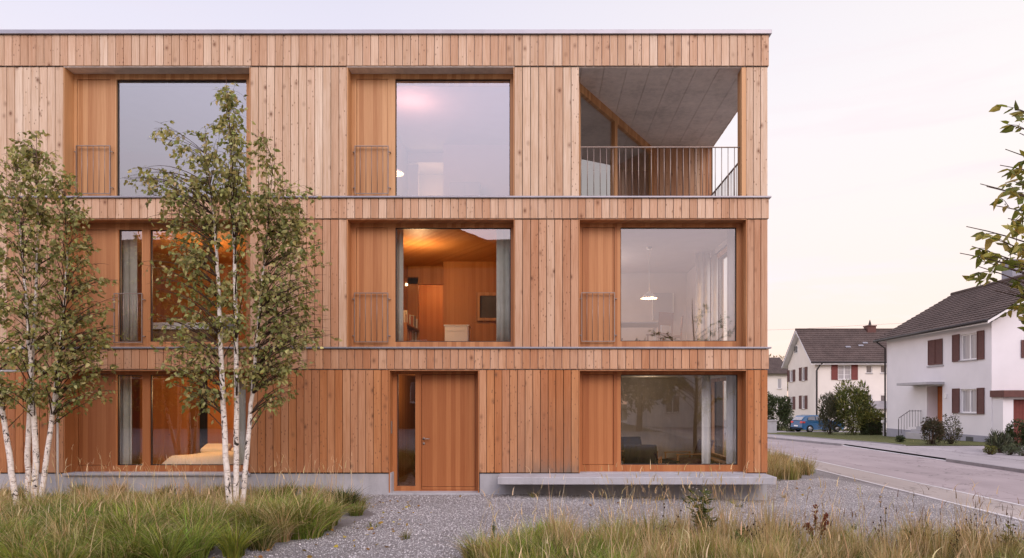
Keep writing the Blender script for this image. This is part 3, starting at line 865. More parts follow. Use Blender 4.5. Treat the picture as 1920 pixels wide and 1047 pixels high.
mb = MB(); mb.box(a + .08, b - .06, 3.965, 3.985, c + .06, d - .07); mb.build('canvas', MT['darkglass'], t)
t = thing('bookshelf', (-3.2, 2.9, zf), 'low wooden shelf of books and logs by the curtain in the orange lit room', 'shelf')
mb = MB()
for z in (0, .38, .76): mb.box(-3.43, -3.05, 2.5, 4.1, zf + z, zf + z + .03)
mb.box(-3.43, -3.05, 2.47, 2.5, zf, zf + .79); mb.box(-3.43, -3.05, 4.1, 4.13, zf, zf + .79); mb.build('rack', MT['chairwood'], t)
for z in (.03, .41, .79):
    y = 2.53; mb = MB()
    while y < 4.0:
        w = R.uniform(.025, .06); h = R.uniform(.2, .31); c = R.choice([(.5, .42, .3), (.3, .1, .06), (.12, .12, .14), (.55, .5, .45), (.25, .18, .1)])
        mb.box(-3.40, -3.1 + R.uniform(-.05, .03), y, y + w - .003, zf + z, zf + z + h, (*c, 1)); y += w
    mb.build('row_of_books', MT['books'], t)

# top floor, middle room: tall grey cabinet
a, b = PX(843, 3.6), PX(900, 3.6); zf = ZR[1][0] + .012; zt = PZ(341, 3.6)
t = thing('cabinet', ((a + b) / 2, 3.7, zf), 'tall grey cabinet against the back wall of the top floor room', 'cabinet')
mb = MB(); mb.box(a, b, 3.6, 3.98, zf, zt); mb.build('body', MT['plinth_grey'], t, .004)
for p, q in ((a + .01, (a + b) / 2 - .003), ((a + b) / 2 + .003, b - .01)):
    mb = MB(); mb.box(p, q, 3.58, 3.598, zf + .08, zt - .02); mb.build('door', MT['plinth_grey'], t)

# dining room: table and chairs
zf = ZR[2][0] + .012; zt = zf + .74
t = thing('dining_table', (1.9, 2.4, zf), 'long grey topped dining table under the pendant lamp', 'table')
mb = MB(); mb.box(1.35, 2.75, 1.95, 2.85, zt - .03, zt); mb.build('tabletop', MT['table_grey'], t, .004)
for x in (1.4, 2.66):
    for y in (2.0, 2.76): mb = MB(); mb.box(x, x + .05, y, y + .05, zf, zt - .03); mb.build('leg', MT['white'], t)


def dining_chair(x, y, rz, label):
    t = thing('dining_chair', (0, 0, 0), label, 'chair', 'chairs around the dining table')
    mb = MB(); mb.box(-.21, .21, -.21, .21, .43, .46); mb.build('seat', MT['chair_dark'], t, .01)
    for sx in (-.19, .16):
        mb = MB(); mb.box(sx, sx + .03, -.2, -.17, 0, .43); mb.build('leg', MT['chair_dark'], t)
        mb = MB(); mb.obox((sx, .17, 0), (.03, 0, 0), (0, .03, 0), (0, .06, .9)); mb.build('leg', MT['chair_dark'], t)
    mb = MB(); mb.obox((-.2, .205, .62), (.4, 0, 0), (0, .02, 0), (0, .025, .28)); mb.build('backrest', MT['chair_dark'], t, .008)
    t.location = (x, y, zf); t.rotation_euler = (0, 0, rz)
    return t


dining_chair(2.62, 1.75, PI + .5, 'wooden dining chair standing at the right corner of the grey topped table')
dining_chair(3.0, 2.35, -PI / 2 - .15, 'wooden dining chair pushed to the right end of the grey topped table, by the curtain')
dining_chair(1.2, 2.3, PI / 2, 'wooden dining chair at the left end of the grey topped table')
dining_chair(1.75, 3.05, 0, 'wooden dining chair behind the grey topped table under the pendant lamp')
a, b = PX(1225, 5.5), PX(1262, 5.5)
t = thing('wall_panel', (1.6, 5.55, 3.5), 'blue grey square picture panel on the back wall of the dining room', 'picture')
mb = MB(); mb.box(a, b, 5.54, 5.59, PZ(600, 5.5), PZ(549, 5.5)); mb.build('canvas', MT['plinth_grey'], t)
mb = MB(); mb.box(a - .02, a - .002, 5.53, 5.59, PZ(600, 5.5), PZ(549, 5.5)); mb.box(b + .002, b + .02, 5.53, 5.59, PZ(600, 5.5), PZ(549, 5.5)); mb.build('frame', MT['white'], t)

# ground floor corner room: armchairs, low table
zf = ZR[3][0] + .012


def armchair(x, y, rz, label, fab):
    t = thing('armchair', (0, 0, 0), label, 'armchair', 'armchairs in the ground floor room')
    mb = MB(); mb.box(-.33, .33, -.34, .3, .32, .45); mb.build('seat', MT[fab], t, .03)
    mb = MB(); mb.obox((-.33, .28, .36), (.66, 0, 0), (0, .10, 0), (0, .2, .52)); mb.build('backrest', MT[fab], t, .03)
    for s in (-.37, .34):
        mb = MB(); mb.box(s, s + .03, -.36, .3, .56, .585); mb.build('armrest', MT['chairwood'], t, .008)
        for y0 in (-.34, .26): mb = MB(); mb.box(s, s + .03, y0, y0 + .035, 0, .56); mb.build('leg', MT['chairwood'], t)
    t.location = (x, y, zf); t.rotation_euler = (0, 0, rz)


armchair(PX(1206, 1.0), 1.05, PI - .25, 'dark grey armchair with its back to the ground floor window', 'darkfabric')
armchair(PX(1196, 2.9), 3.0, .3, 'dark armchair at the back of the ground floor room beyond the low table', 'darkfabric')
armchair(PX(1284, 2.3), 2.3, -PI / 2 + .2, 'brown leather armchair beside the low table, facing left', 'brownfabric')
t = thing('coffee_table', (PX(1240, 2.1), 2.1, zf), 'low dark table between the armchairs', 'table')
x = PX(1243, 2.1); mb = MB(); mb.lathe([(0, .40), (.38, .40), (.38, .43), (0, .43)], x, 2.1, zf, 28); mb.build('tabletop', MT['darkfabric'], t)
for an in range(3): mb = MB(); mb.tube([(x + .1 * math.cos(an * 2.1), 2.1 + .1 * math.sin(an * 2.1), zf + .4), (x + .3 * math.cos(an * 2.1), 2.1 + .3 * math.sin(an * 2.1), zf)], .016, 6); mb.build('leg', MT['chairwood'], t)

# bedroom: bed, wardrobe with a dark gap
x0, x1 = PX(326, 1.6), PX(470, 1.6)
t = thing('bed', ((x0 + x1) / 2, 1.6, zf), 'bed with a rounded cream duvet behind the ground floor window', 'bed')
mb = MB(); mb.box(x0, x1, .8, 2.7, zf + .12, zf + .3); mb.build('bed_frame', MT['chairwood'], t, .01)
mb = MB(); n, m = 24, 20; vs, fs = [], []
for j in range(m + 1):
    for i in range(n + 1):
        u, v = i / n, j / m; e = min(1, 6.0 * min(u, 1 - u)) ** .6 * min(1, 7 * min(v, 1 - v)) ** .5
        vs.append((x0 - .04 + (x1 - x0 + .08) * u, .76 + 1.98 * v, zf + .26 + .34 * e + .02 * math.sin(9 * u + 5 * v)))
for j in range(m):
    for i in range(n): k = j * (n + 1) + i; fs.append((k, k + 1, k + n + 2, k + n + 1))
mb.add(vs, fs, True); mb.build('duvet', MT['bedding'], t)
for xl in (x1 - .75, x1 - 1.45):
    mb = MB(); mb.obox((xl, 2.3, zf + .55), (.6, 0, 0), (0, .35, .12), (0, -.04, .12)); mb.build('pillow', MT['bedding'], t, .05)
t = thing('wardrobe', (-8, 3.7, zf), 'orange timber wardrobe wall with one dark open bay behind the bed', 'wardrobe')
for a, b in ((262, 355), (389, 470)):
    p, q = PX(a, 3.4), PX(b, 3.4)
    for i in range(2):
        mb = MB(); mb.box(p + (q - p) * i / 2 + .003, p + (q - p) * (i + 1) / 2 - .003, 3.4, 3.44, zf + .02, 2.38); mb.build('door', MT['ply'], t)
mb = MB(); mb.box(PX(355, 3.4), PX(389, 3.4), 3.9, 3.93, zf, 2.38); mb.build('dark_bay_panel', MT['darkfabric'], t)  # dark panel paints the shade inside the open bay
for q in (318, 424): mb = MB(); x, y, z = P(q, 815, 3.4); mb.lathe([(0, -.015), (.015, 0), (0, .015)], x, 3.385, z, 10); mb.build('knob', MT['darkmetal'], t)

# middle floor, left window: white table with a grey chair
zf = ZR[2][0] + .012; x0, x1 = PX(284, 1.3), PX(404, 1.3)
t = thing('long_table', ((x0 + x1) / 2, 1.3, zf), 'white topped long bench table behind the middle floor window, partly hidden by birch leaves', 'table')
zt = PZ(607, 1.2); mb = MB(); mb.box(x0, x1, 1.0, 1.75, zt - .14, zt); mb.build('tabletop', MT['white'], t, .006)
mb = MB(); mb.box(x0 + .03, x1 - .03, 1.05, 1.7, zf, zt - .14); mb.build('base', MT['floor_in'], t)
t = thing('tub_chair', (PX(424, 1.4), 1.4, zf), 'grey upholstered tub chair beside the long white table', 'chair')
x = PX(424, 1.4); mb = MB(); mb.lathe([(0, .40), (.24, .40), (.26, .44), (.22, .47), (0, .47)], x, 1.4, zf, 20); mb.build('seat', MT['plinth_grey'], t)
vs, fs = [], []
for i in range(17):
    an = -.3 + (PI + .6) * i / 16; 
    for rr, zz in ((.24, .42), (.28, .88), (.24, .88), (.20, .44)): vs.append((x + rr * math.cos(an), 1.4 + rr * math.sin(an), zf + zz - .1 * abs(i - 8) / 8 * (zz > .8)))
for i in range(16):
    for k in range(4): k2 = (k + 1) % 4; fs.append((i * 4 + k, i * 4 + k2, i * 4 + 4 + k2, i * 4 + 4 + k))
mb = MB(); mb.add(vs, fs, True); mb.build('backrest', MT['plinth_grey'], t)
for an in (.6, 2.2, 3.8, 5.3): mb = MB(); mb.tube([(x + .15 * math.cos(an), 1.4 + .15 * math.sin(an), zf + .4), (x + .24 * math.cos(an), 1.4 + .24 * math.sin(an), zf)], .014, 6); mb.build('leg', MT['chairwood'], t)

# ================================================================== neighbouring houses
def roof_slope(mb, e0, e1, r1, r0, courses, th=.05, tile=.3):
    """stepped tile courses between the eave e0-e1 and the ridge r0-r1, with rolls along the courses"""
    e0, e1, r0, r1 = map(Vector, (e0, e1, r0, r1))
    L = (e1 - e0).length; n = max(2, int(L / tile) * 3)
    nn = (e1 - e0).cross(r0 - e0).normalized()
    if nn.z < 0: nn = -nn
    vs, fs = [], []
    for c in range(courses):
        t0, t1 = c / courses, min(1, (c + 1.08) / courses)
        k0 = len(vs)
        for t, lift in ((t0, th), (t1, .012)):
            for i in range(n + 1):
                s = i / n
                p = (e0.lerp(e1, s)).lerp(r0.lerp(r1, s), t)
                vs.append(p + nn * (lift + (.022 if i % 3 == 1 else 0) * (1 if lift > .02 else .8)))
        for i in range(n + 1):      # front lip of the course
            s = i / n
            vs.append((e0.lerp(e1, s)).lerp(r0.lerp(r1, s), t0) - nn * .01)
        for i in range(n):
            fs.append((k0 + i, k0 + i + 1, k0 + n + 2 + i, k0 + n + 1 + i))
            fs.append((k0 + 2 * (n + 1) + i, k0 + 2 * (n + 1) + i + 1, k0 + i + 1, k0 + i))
    mb.add(vs, fs, False)


def house_window(par, O, U, Nn, u0, u1, v0, v1, depth, sash=2, curtain=True, bars=0):
    """frame, pane and sill of a house window set back in the hole (u0..u1, v0..v1)"""
    O, U, Nn = Vector(O), Vector(U), Vector(Nn); Z = Vector((0, 0, 1)); o = O - Nn * (depth * .75)
    mb = MB(); f = .06; w, h = u1 - u0, v1 - v0

    def bx(a, b, c, d, t=.05): mb.obox(o + U * a + Z * c, U * (b - a), Z * (d - c), Nn * t)
    bx(u0, u0 + f, v0, v1); bx(u1 - f, u1, v0, v1); bx(u0 + f, u1 - f, v0, v0 + f); bx(u0 + f, u1 - f, v1 - f, v1)
    for k in range(1, sash):
        c = u0 + w * k / sash; bx(c - f * .7, c + f * .7, v0 + f, v1 - f, .055)
    for k in range(bars):
        c = v0 + h * (k + 1) / (bars + 1); bx(u0 + f, u1 - f, c - .015, c + .015, .04)
    fr = mb.build('window', MT['whitepaint'], par)
    mb = MB(); q = [o + Nn * .02 + U * a + Z * c for a, c in ((u0 + f, v0 + f), (u1 - f, v0 + f), (u1 - f, v1 - f), (u0 + f, v1 - f))]
    mb.quad(*(q if U.cross(Z).dot(Nn) > 0 else q[::-1])); mb.build('pane', MT['curtain_house' if curtain else 'darkglass'], fr)
    mb = MB(); mb.obox(O + U * (u0 - .05) + Z * (v0 - .05) - Nn * .05, U * (w + .1), Z * .05, Nn * .13); mb.build('sill', MT['canopy'], fr)
    return fr


def shutter(par, O, U, Nn, u0, u1, v0, v1, mat, slats=14, off=.02):
    O, U, Nn = Vector(O), Vector(U), Vector(Nn); Z = Vector((0, 0, 1)); o = O + Nn * off; mb = MB(); f = .05

    def bx(a, b, c, d, t0, t): mb.obox(o + U * a + Z * c + Nn * t0, U * (b - a), Z * (d - c), Nn * t)
    bx(u0, u0 + f, v0, v1, 0, .045); bx(u1 - f, u1, v0, v1, 0, .045); bx(u0 + f, u1 - f, v0, v0 + f, 0, .045); bx(u0 + f, u1 - f, v1 - f, v1, 0, .045)
    bx(u0 + f, u1 - f, v0 + f, v1 - f, 0, .015)
    h = (v1 - v0 - 2 * f) / slats
    for k in range(slats):
        c = v0 + f + h * k
        mb.obox(o + U * (u0 + f) + Z * c + Nn * .03, U * (u1 - u0 - 2 * f), Z * (h * .75) - Nn * .018, Nn * .008)
    return mb.build('shutter', mat, par)


# ---- nearer house across the road
HX, HY0, HY1, HB, HE = 21.45, 19.2, 29.0, -.75, 5.55
H1 = thing('house', (25.7, 24, -.4), 'white rendered house with brown tiled roof, brown shutters and a garage, nearest across the road', 'house', 'houses across the road')
du = lambda px: HY1 - (HX * FP / (px - VX) - CD)          # along the road wall
dz = lambda px, py: EYE + (VY - py) * (HX / (px - VX))
O1 = (HX, HY1, HB); U1 = (0, -1, 0); N1 = (-1, 0, 0)
wu, wl = (du(1801), du(1832.5), dz(1816, 675) - HB, dz(1816, 626) - HB), (du(1801), du(1832.5), dz(1816, 774.5) - HB, dz(1816, 730) - HB)
dr = (du(1738), du(1767), dz(1750, 801) - HB, dz(1750, 724) - HB)
mb = MB(); wall_holes(mb, O1, U1, UZ, N1, HY1 - HY0, HE - HB, [wu, wl], .18)
RX, RZ = 25.75, 8.35
mb2 = MB(); wall_holes(mb2, O1, U1, UZ, N1, HY1 - HY0, HE - HB, [wu, wl, dr], .18)
H = (2 * RX - HX)
for y, fl in ((HY0, 0), (HY1, 1)):
    q = [(HX, y, HB), (H, y, HB), (H, y, HE), (RX, y, HE + (RX - HX) * .585), (HX, y, HE)]
    mb2.add(q, [tuple(range(5)) if not fl else tuple(range(5))[::-1]])
mb2.quad((H, HY0, HB), (H, HY1, HB), (H, HY1, HE), (H, HY0, HE))
# door recess
a, b, c, d = dr; ya, yb = HY1 - a, HY1 - b
mb2.quad((HX + .18, ya, HB + c), (HX + .66, ya, HB + c), (HX + .66, ya, HB + d), (HX + .18, ya, HB + d)); mb2.quad((HX + .66, yb, HB + c), (HX + .18, yb, HB + c), (HX + .18, yb, HB + d), (HX + .66, yb, HB + d))
mb2.quad((HX + .18, ya, HB + d), (HX + .66, ya, HB + d), (HX + .66, yb, HB + d), (HX + .18, yb, HB + d)); mb2.quad((HX + .18, yb, HB + c), (HX + .66, yb, HB + c), (HX + .66, ya, HB + c), (HX + .18, ya, HB + c))
mb2.build('wall', MT['plaster'], H1)
mb = MB(); pz = .12
mb.box(HX - .025, HX - .002, ya + .02, HY1, HB, pz); mb.box(HX - .025, HX - .002, HY0 - .02, yb - .02, HB, pz); mb.build('plinth', MT['plinth_grey'], H1)
mb = MB(); mb.box(HX + .58, HX + .64, yb + .02, ya - .02, HB + c + .01, HB + d - .02); o = mb.build('door', MT['orange_door'], H1)
mb = MB(); mb.tube([(HX + .56, yb + .14, HB + c + 1.0), (HX + .50, yb + .14, HB + c + 1.0), (HX + .50, yb + .26, HB + c + 1.0)], .014, 6); mb.build('handle', MT['steel'], o)
mb = MB(); ca, cb = HY1 - du(1712), HY1 - du(1771); zc = dz(1750, 722); mb.box(HX - .95, HX - .001, cb, ca, zc, zc + .14); mb.build('canopy', MT['canopy'], H1, .01)
mb = MB(); st = HB + c
for k in range(3): mb.box(HX - .35 - .3 * k, HX - .03, yb - .1, ya + .45, zg(20, 24) - .15, st - .15 * k - .01 - .002 * k)
mb.build('doorstep', MT['canopy'], H1, .008)
mb = MB(); y = ya + .42
pts = [(HX - .06, y, st + .86), (HX - .75, y, st + .86), (HX - 1.35, y, st + .45)]
mb.tube(pts, .016, 6)
for x in np.linspace(HX - 1.35, HX - .1, 9):
    zt = st + .92 if x > HX - .75 else st + .92 - (HX - .75 - x) / .6 * .5
    mb.tube([(x, y, max(zt - .95, -.45)), (x, y, zt)], .011 if x > HX - 1.3 else .02, 5)
mb.build('stair_railing', MT['darkmetal'], H1)
for hole, in ((wu,), (wl,)):
    house_window(H1, O1, U1, N1, *hole, .18)
    for p, q in ((1787, 1800), (1833.5, 1846.5)): shutter(H1, O1, U1, N1, du(p), du(q), hole[2] - .04, hole[3] + .05, MT['shutter'])
for p, q in ((1741.5, 1754.2), (1754.8, 1768)): shutter(H1, O1, U1, N1, du(p), du(q), dz(1755, 684) - HB, dz(1755, 637) - HB, MT['shutter'], 18)
mb = MB(); mb.box(HX - .06, HX - .001, HY1 - du(1770), HY1 - du(1739), dz(1755, 688), dz(1755, 685.5)); mb.build('sill', MT['canopy'], H1)
mb = MB(); ya2, yb2 = HY1 - du(1812), HY1 - du(1826); mb.box(HX - .03, HX - .022, yb2, ya2, -.22, .02); mb.build('cellar_window', MT['darkglass'], H1)
mb = MB(); mb.box(HX - .07, HX - .002, HY1 - du(1776), HY1 - du(1772.5), dz(1774, 747), dz(1774, 738)); mb.build('letter_box', MT['whitepaint'], H1, .01)
# roof
ex, ez = HX - .5, HE - .5 * .585 + .34; gy0, gy1 = HY0 - .5, HY1 + .45
rz = ez + (RX - ex) * .585
mb = MB(); roof_slope(mb, (ex, gy1, ez), (ex, gy0, ez), (RX, gy0, rz), (RX, gy1, rz), 17)
roof_slope(mb, (2 * RX - ex, gy0, ez), (2 * RX - ex, gy1, ez), (RX, gy1, rz), (RX, gy0, rz), 17)
mb.tube([(RX, gy0, rz + .06), (RX, gy1, rz + .06)], .11, 8)
o = mb.build('roof', MT['tiles'], H1)
mb = MB()
for s in (1, -1):
    x0 = RX - s * (RX - ex)
    mb.add([(x0, gy0 + .02, ez - .04), (x0, gy1 - .02, ez - .04), (RX, gy1 - .02, rz - .04), (RX, gy0 + .02, rz - .04), (x0, gy0 + .02, ez - .16), (x0, gy1 - .02, ez - .16), (RX, gy1 - .02, rz - .16), (RX, gy0 + .02, rz - .16)],
           [(0, 1, 2, 3), (7, 6, 5, 4), (0, 3, 7, 4), (2, 1, 5, 6), (1, 0, 4, 5)])
mb.build('verge_board', MT['whitepaint'], o)
cx, cy = PX(1903, 25.2), 25.2; mb = MB(); mb.box(cx - .45, cx + .45, cy - .45, cy + .45, rz - 1.2, PZ(492, 25.2)); mb.box(cx - .5, cx + .5, cy - .5, cy + .5, PZ(492, 25.2), PZ(492, 25.2) + .08); mb.build('chimney', MT['plinth_grey'], o)
mb = MB(); mb.tube([(ex - .07, gy0, ez - .02), (ex - .07, gy1, ez - .08)], .075, 8); mb.build('gutter', MT['darkmetal'], H1)
mb = MB(); mb.tube([(ex - .07, HY1 + .2, ez - .1), (ex + .02, HY1 + .1, ez - .22), (HX - .08, HY1 + .04, ez - .55), (HX - .08, HY1 + .04, HB)], .05, 8); mb.build('downpipe', MT['darkmetal'], H1)
# garage wing on the gable
gx0, gx1, gf = HX + .03, 26.5, HY0 - .75
mb = MB(); wall_holes(mb, (gx0, gf, HB), UX, UZ, NY, gx1 - gx0, 1.98 - HB, [(.48, 3.4, .12, 1.88 - HB)], .3)
mb.quad((gx0, HY0, HB), (gx0, gf, HB), (gx0, gf, 1.98), (gx0, HY0, 1.98)); mb.quad((gx1, gf, HB), (gx1, HY0, HB), (gx1, HY0, 1.98), (gx1, gf, 1.98)); mb.quad((gx0, gf, 1.979), (gx1, gf, 1.979), (gx1, HY0, 1.979), (gx0, HY0, 1.979)); mb.build('garage', MT['plaster'], H1)
mb = MB()
for k in range(20): mb.box(gx0 + .48 + k * .146, gx0 + .48 + k * .146 + .138, gf + .24, gf + .28, HB + .12, 1.87)
mb.box(gx0 + .48, gx0 + 3.4, gf + .275, gf + .29, HB + .12, 1.88); mb.build('garage_door', MT['shutter_red'], H1)
mb = MB(); mb.box(gx0 - .12, gx1 + .1, gf - .25, HY0 - .002, 1.985, 2.30); mb.build('garage_fascia', MT['shutter'], H1)
O1b = (HX, HY0, HB); u = PX(1914, HY0) - HX
shutter(H1, O1b, UX, NY, u, u + .5, PZ(671, HY0) - HB, PZ(638, HY0) - HB, MT['shutter'])
house_window(H1, O1b, UX, NY, u + .52, u + 1.5, PZ(671, HY0) - HB, PZ(638, HY0) - HB, -.03)

# ---- second house, gable to the left
AX, AY0, AY1, AB, AE = 25.8, 50.8, 57.7, -1.3, 5.5
H2 = thing('house', (31, 54, -.7), 'cream house with long brown tiled roof, chimney and red shutters, behind the blue car', 'house', 'houses across the road')
O2 = (AX, AY0, AB); AW = 11.5
fx = lambda px: PX(px, AY0) - AX; fz = lambda py: PZ(py, AY0) - AB
holes = [(fx(1571), fx(1595.5), fz(712), fz(685)), (fx(1624), fx(1635.5), fz(700), fz(685)), (fx(1651), fx(1662), fz(700), fz(685)), (fx(1625), fx(1635.5), fz(757), fz(741)), (fx(1651), fx(1661), fz(757), fz(741))]
mb = MB(); wall_holes(mb, O2, UX, UZ, NY, AW, AE - AB, holes, .14)
gu = lambda px: AY1 - (AX * FP / (px - VX) - CD); gz = lambda px, py: EYE + (VY - py) * (AX / (px - VX)) - AB
O2g = (AX, AY1, AB)
gh = []
for p, q, t, b in ((1481, 1487, 694, 716), (1503.5, 1509.5, 689, 714), (1481, 1487, 744, 768), (1503.5, 1509.5, 742, 767)): m = (p + q) / 2; gh.append((gu(p), gu(q), gz(m, b), gz(m, t)))
wall_holes(mb, O2g, (0, -1, 0), UZ, (-1, 0, 0), AY1 - AY0, AE - AB, gh, .14)
ym = (AY0 + AY1) / 2; sl = (8.75 - 5.35) / (ym - AY0 + .45)
mb.add([(AX, AY0, AE), (AX, ym, AE + (ym - AY0) * sl), (AX, AY1, AE)], [(0, 1, 2)])
mb.add([(AX + AW, AY0, AB), (AX + AW, AY1, AB), (AX + AW, AY1, AE), (AX + AW, ym, AE + (ym - AY0) * sl), (AX + AW, AY0, AE)], [(0, 1, 2, 3, 4)])
mb.quad((AX + AW, AY1, AB), (AX, AY1, AB), (AX, AY1, AE), (AX + AW, AY1, AE)); mb.build('wall', MT['plaster_warm'], H2)
house_window(H2, O2, UX, NY, *holes[0], .14, 2, True, 2)
for h in holes[1:]: house_window(H2, O2, UX, NY, *h, .14, 1, False)
shutter(H2, O2, UX, NY, fx(1558.5), fx(1570.5), fz(712.5), fz(684.5), MT['shutter_red'], 10); shutter(H2, O2, UX, NY, fx(1596), fx(1608), fz(712.5), fz(684.5), MT['shutter_red'], 10)
for (p, q, t, b), h in zip(((1481, 1487, 694, 716), (1503.5, 1509.5, 689, 714), (1481, 1487, 744, 768), (1503.5, 1509.5, 742, 767)), gh):
    house_window(H2, O2g, (0, -1, 0), (-1, 0, 0), *h, .14, 1)
    w = .62
    shutter(H2, O2g, (0, -1, 0), (-1, 0, 0), h[0] - w, h[0] - .03, h[2], h[3], MT['shutter'], 9); shutter(H2, O2g, (0, -1, 0), (-1, 0, 0), h[1] + .03, h[1] + w, h[2], h[3], MT['shutter'], 9)
mb = MB(); p, q = gu(1489.5), gu(1496); z0, z1 = gz(1493, 663), gz(1493, 648); y0, y1 = AY1 - q, AY1 - p
mb.box(AX - .03, AX - .003, y0, y1, AB + z0, AB + z1); o = mb.build('window', MT['whitepaint'], H2)
mb = MB(); ymid = (y0 + y1) / 2
for a, b in ((y0 + .07, ymid - .04), (ymid + .04, y1 - .07)): mb.box(AX - .036, AX - .031, a, b, AB + z0 + .08, AB + z1 - .08)
mb.build('pane', MT['darkglass'], o)
ey = AY0 - .45; ez2 = 5.42; rz2 = ez2 + (ym - ey) * sl; gx = AX - .55
mb = MB(); roof_slope(mb, (gx, ey, ez2), (AX + AW + .5, ey, ez2), (AX + AW + .5, ym, rz2), (gx, ym, rz2), 16)
roof_slope(mb, (AX + AW + .5, 2 * ym - ey, ez2), (gx, 2 * ym - ey, ez2), (gx, ym, rz2), (AX + AW + .5, ym, rz2), 16)
mb.tube([(gx, ym, rz2 + .05), (AX + AW + .5, ym, rz2 + .05)], .1, 8)
o = mb.build('roof', MT['tiles'], H2)
mb = MB()
for s in (1, -1):
    y0 = ym - s * (ym - ey)
    mb.add([(gx + .02, y0, ez2 - .03), (AX + AW, y0, ez2 - .03), (AX + AW, ym, rz2 - .03), (gx + .02, ym, rz2 - .03), (gx + .02, y0, ez2 - .22), (AX + AW, y0, ez2 - .22), (AX + AW, ym, rz2 - .22), (gx + .02, ym, rz2 - .22)],
           [(0, 1, 2, 3), (7, 6, 5, 4), (0, 3, 7, 4), (2, 1, 5, 6), (1, 0, 4, 5)])
mb.build('verge_board', MT['plaster'], o)
cx = PX(1631, ym); zt = PZ(613, ym); w = .42
mb = MB(); mb.box(cx - w, cx + w, ym - .4, ym + .4, rz2 - .5, zt); mb.box(cx - w - .06, cx + w + .06, ym - .46, ym + .46, zt, zt + .1); c = mb.build('chimney', MT['shutter'], o)
mb = MB(); mb.lathe([(.16, 0), (.12, .2), (.05, .5), (0, .62)], cx, ym, zt + .1, 10); mb.build('chimney_pot', MT['darkmetal'], c)
mb = MB()
for px, py in ((1590, 650.5), (1614, 648), (1622, 643)):
    y = AY0 + (px % 3) * .1; zz = 7.2
    t = (VY - py)
    # a point of the slope that shows at this height
    yy = next(v for v in np.linspace(ey, ym, 400) if PZ(py, v) <= ez2 + (v - ey) * sl + .09)
    xx = PX(px, yy); zz = ez2 + (yy - ey) * sl + .09
    mb.obox((xx - .24, yy - .1, zz - .1 * sl), (.48, 0, 0), (0, .17, .17 * sl), (0, -.02, .02))
mb.build('roof_glass', MT['zinc'], o)
mb = MB(); mb.tube([(gx, ey - .06, ez2 - .02), (AX + AW, ey - .06, ez2 - .02)], .08, 8); mb.build('gutter', MT['darkmetal'], H2)
mb = MB(); x = PX(1531, AY0); mb.tube([(x + .35, ey - .05, ez2 - .08), (x + .2, AY0 - .25, ez2 - .3), (x, AY0 - .08, ez2 - .75), (x, AY0 - .08, AB)], .07, 8); mb.build('downpipe', MT['darkmetal'], H2)
# lean-to
mb = MB(); x0, x1 = PX(1636, 49), PX(1690, 49); mb.add([(x0, 48.2, PZ(765, 48)), (x1, 48.2, PZ(765, 48)), (x1, AY0 - .01, PZ(752, 50)), (x0, AY0 - .01, PZ(752, 50)), (x0, 48.2, PZ(765, 48) - .12), (x1, 48.2, PZ(765, 48) - .12), (x1, AY0 - .01, PZ(752, 50) - .12), (x0, AY0 - .01, PZ(752, 50) - .12)], [(0, 1, 2, 3), (7, 6, 5, 4), (0, 4, 5, 1), (0, 3, 7, 4)])
mb.build('lean_to_roof', MT['zinc'], H2)
mb = MB(); mb.box(x0 + .1, x1, 48.5, AY0 - .01, AB, PZ(767, 48)); mb.build('lean_to_wall', MT['plaster_warm'], H2)

# ---- third house, mostly hidden
BX0, BX1, BY = 14, PX(1476, 68), 68
H3 = thing('house', (22, 71, -1), 'white house with dark tiled roof just showing between the timber building and the second house', 'house', 'houses across the road')
hole = (PX(1458, BY) - BX0, PX(1465.5, BY) - BX0, PZ(729, BY) + 1.4, PZ(710, BY) + 1.4)
mb = MB(); wall_holes(mb, (BX0, BY, -1.4), UX, UZ, NY, BX1 - BX0, PZ(699, BY) + 1.4, [hole], .14)
mb.quad((BX1, BY, -1.4), (BX1, BY + 8, -1.4), (BX1, BY + 8, PZ(699, BY)), (BX1, BY, PZ(699, BY))); mb.build('wall', MT['plaster_warm'], H3)
house_window(H3, (BX0, BY, -1.4), UX, NY, *hole, .14, 1)
e = PZ(701, BY - .5); r = PZ(671, BY + 4)
mb = MB(); roof_slope(mb, (BX0 - .5, BY - .5, e), (BX1 + .5, BY - .5, e), (BX1 + .5, BY + 4, r), (BX0 - .5, BY + 4, r), 14); roof_slope(mb, (BX1 + .5, BY + 8.5, e), (BX0 - .5, BY + 8.5, e), (BX0 - .5, BY + 4, r), (BX1 + .5, BY + 4, r), 14)
mb.build('roof', MT['tiles'], H3)

# ---- low garden wall, letter box post, power line
t = thing('garden_wall', (15, 37.8, -.6), 'low grey concrete garden wall at the corner behind the timber building', 'wall')
x1 = PX(1455.5, 37.8); za = zg(17, 37.8); mb = MB(); mb.box(10.5, x1, 37.7, 37.95, za - .1, PZ(790, 37.8)); mb.build('wall', MT['concrete'], t); mb = MB(); mb.box(10.5, x1 + .04, 37.65, 38.0, PZ(790, 37.8) + .002, PZ(787.5, 37.8)); mb.build('coping', MT['canopy'], t)
x, y = PX(1657.5, 29.9), 29.9; t = thing('letter_box', (x, y, zg(x, y)), 'white topped letter box post between the hedge and the white house', 'letter box')
mb = MB(); mb.box(x - .05, x + .05, y - .05, y + .05, -.6, PZ(793, y)); mb.build('post', MT['canopy'], t); mb = MB(); mb.box(x - .14, x + .14, y - .1, y + .1, PZ(793, y), PZ(788.5, y)); mb.build('box', MT['whitepaint'], t, .01)
for py0, py1 in ((619, 609),):
    mb = MB(); mb.tube([P(1300, py0 + 4, 95), P(1480, py0 - 1, 95), P(1640, py1, 95), P(1900, py1 - 12, 95)], .013, 4)
    props(mb.build('power_line', MT['darkmetal']), 'thin overhead wire crossing the pale sky above the far roofs', 'wire')

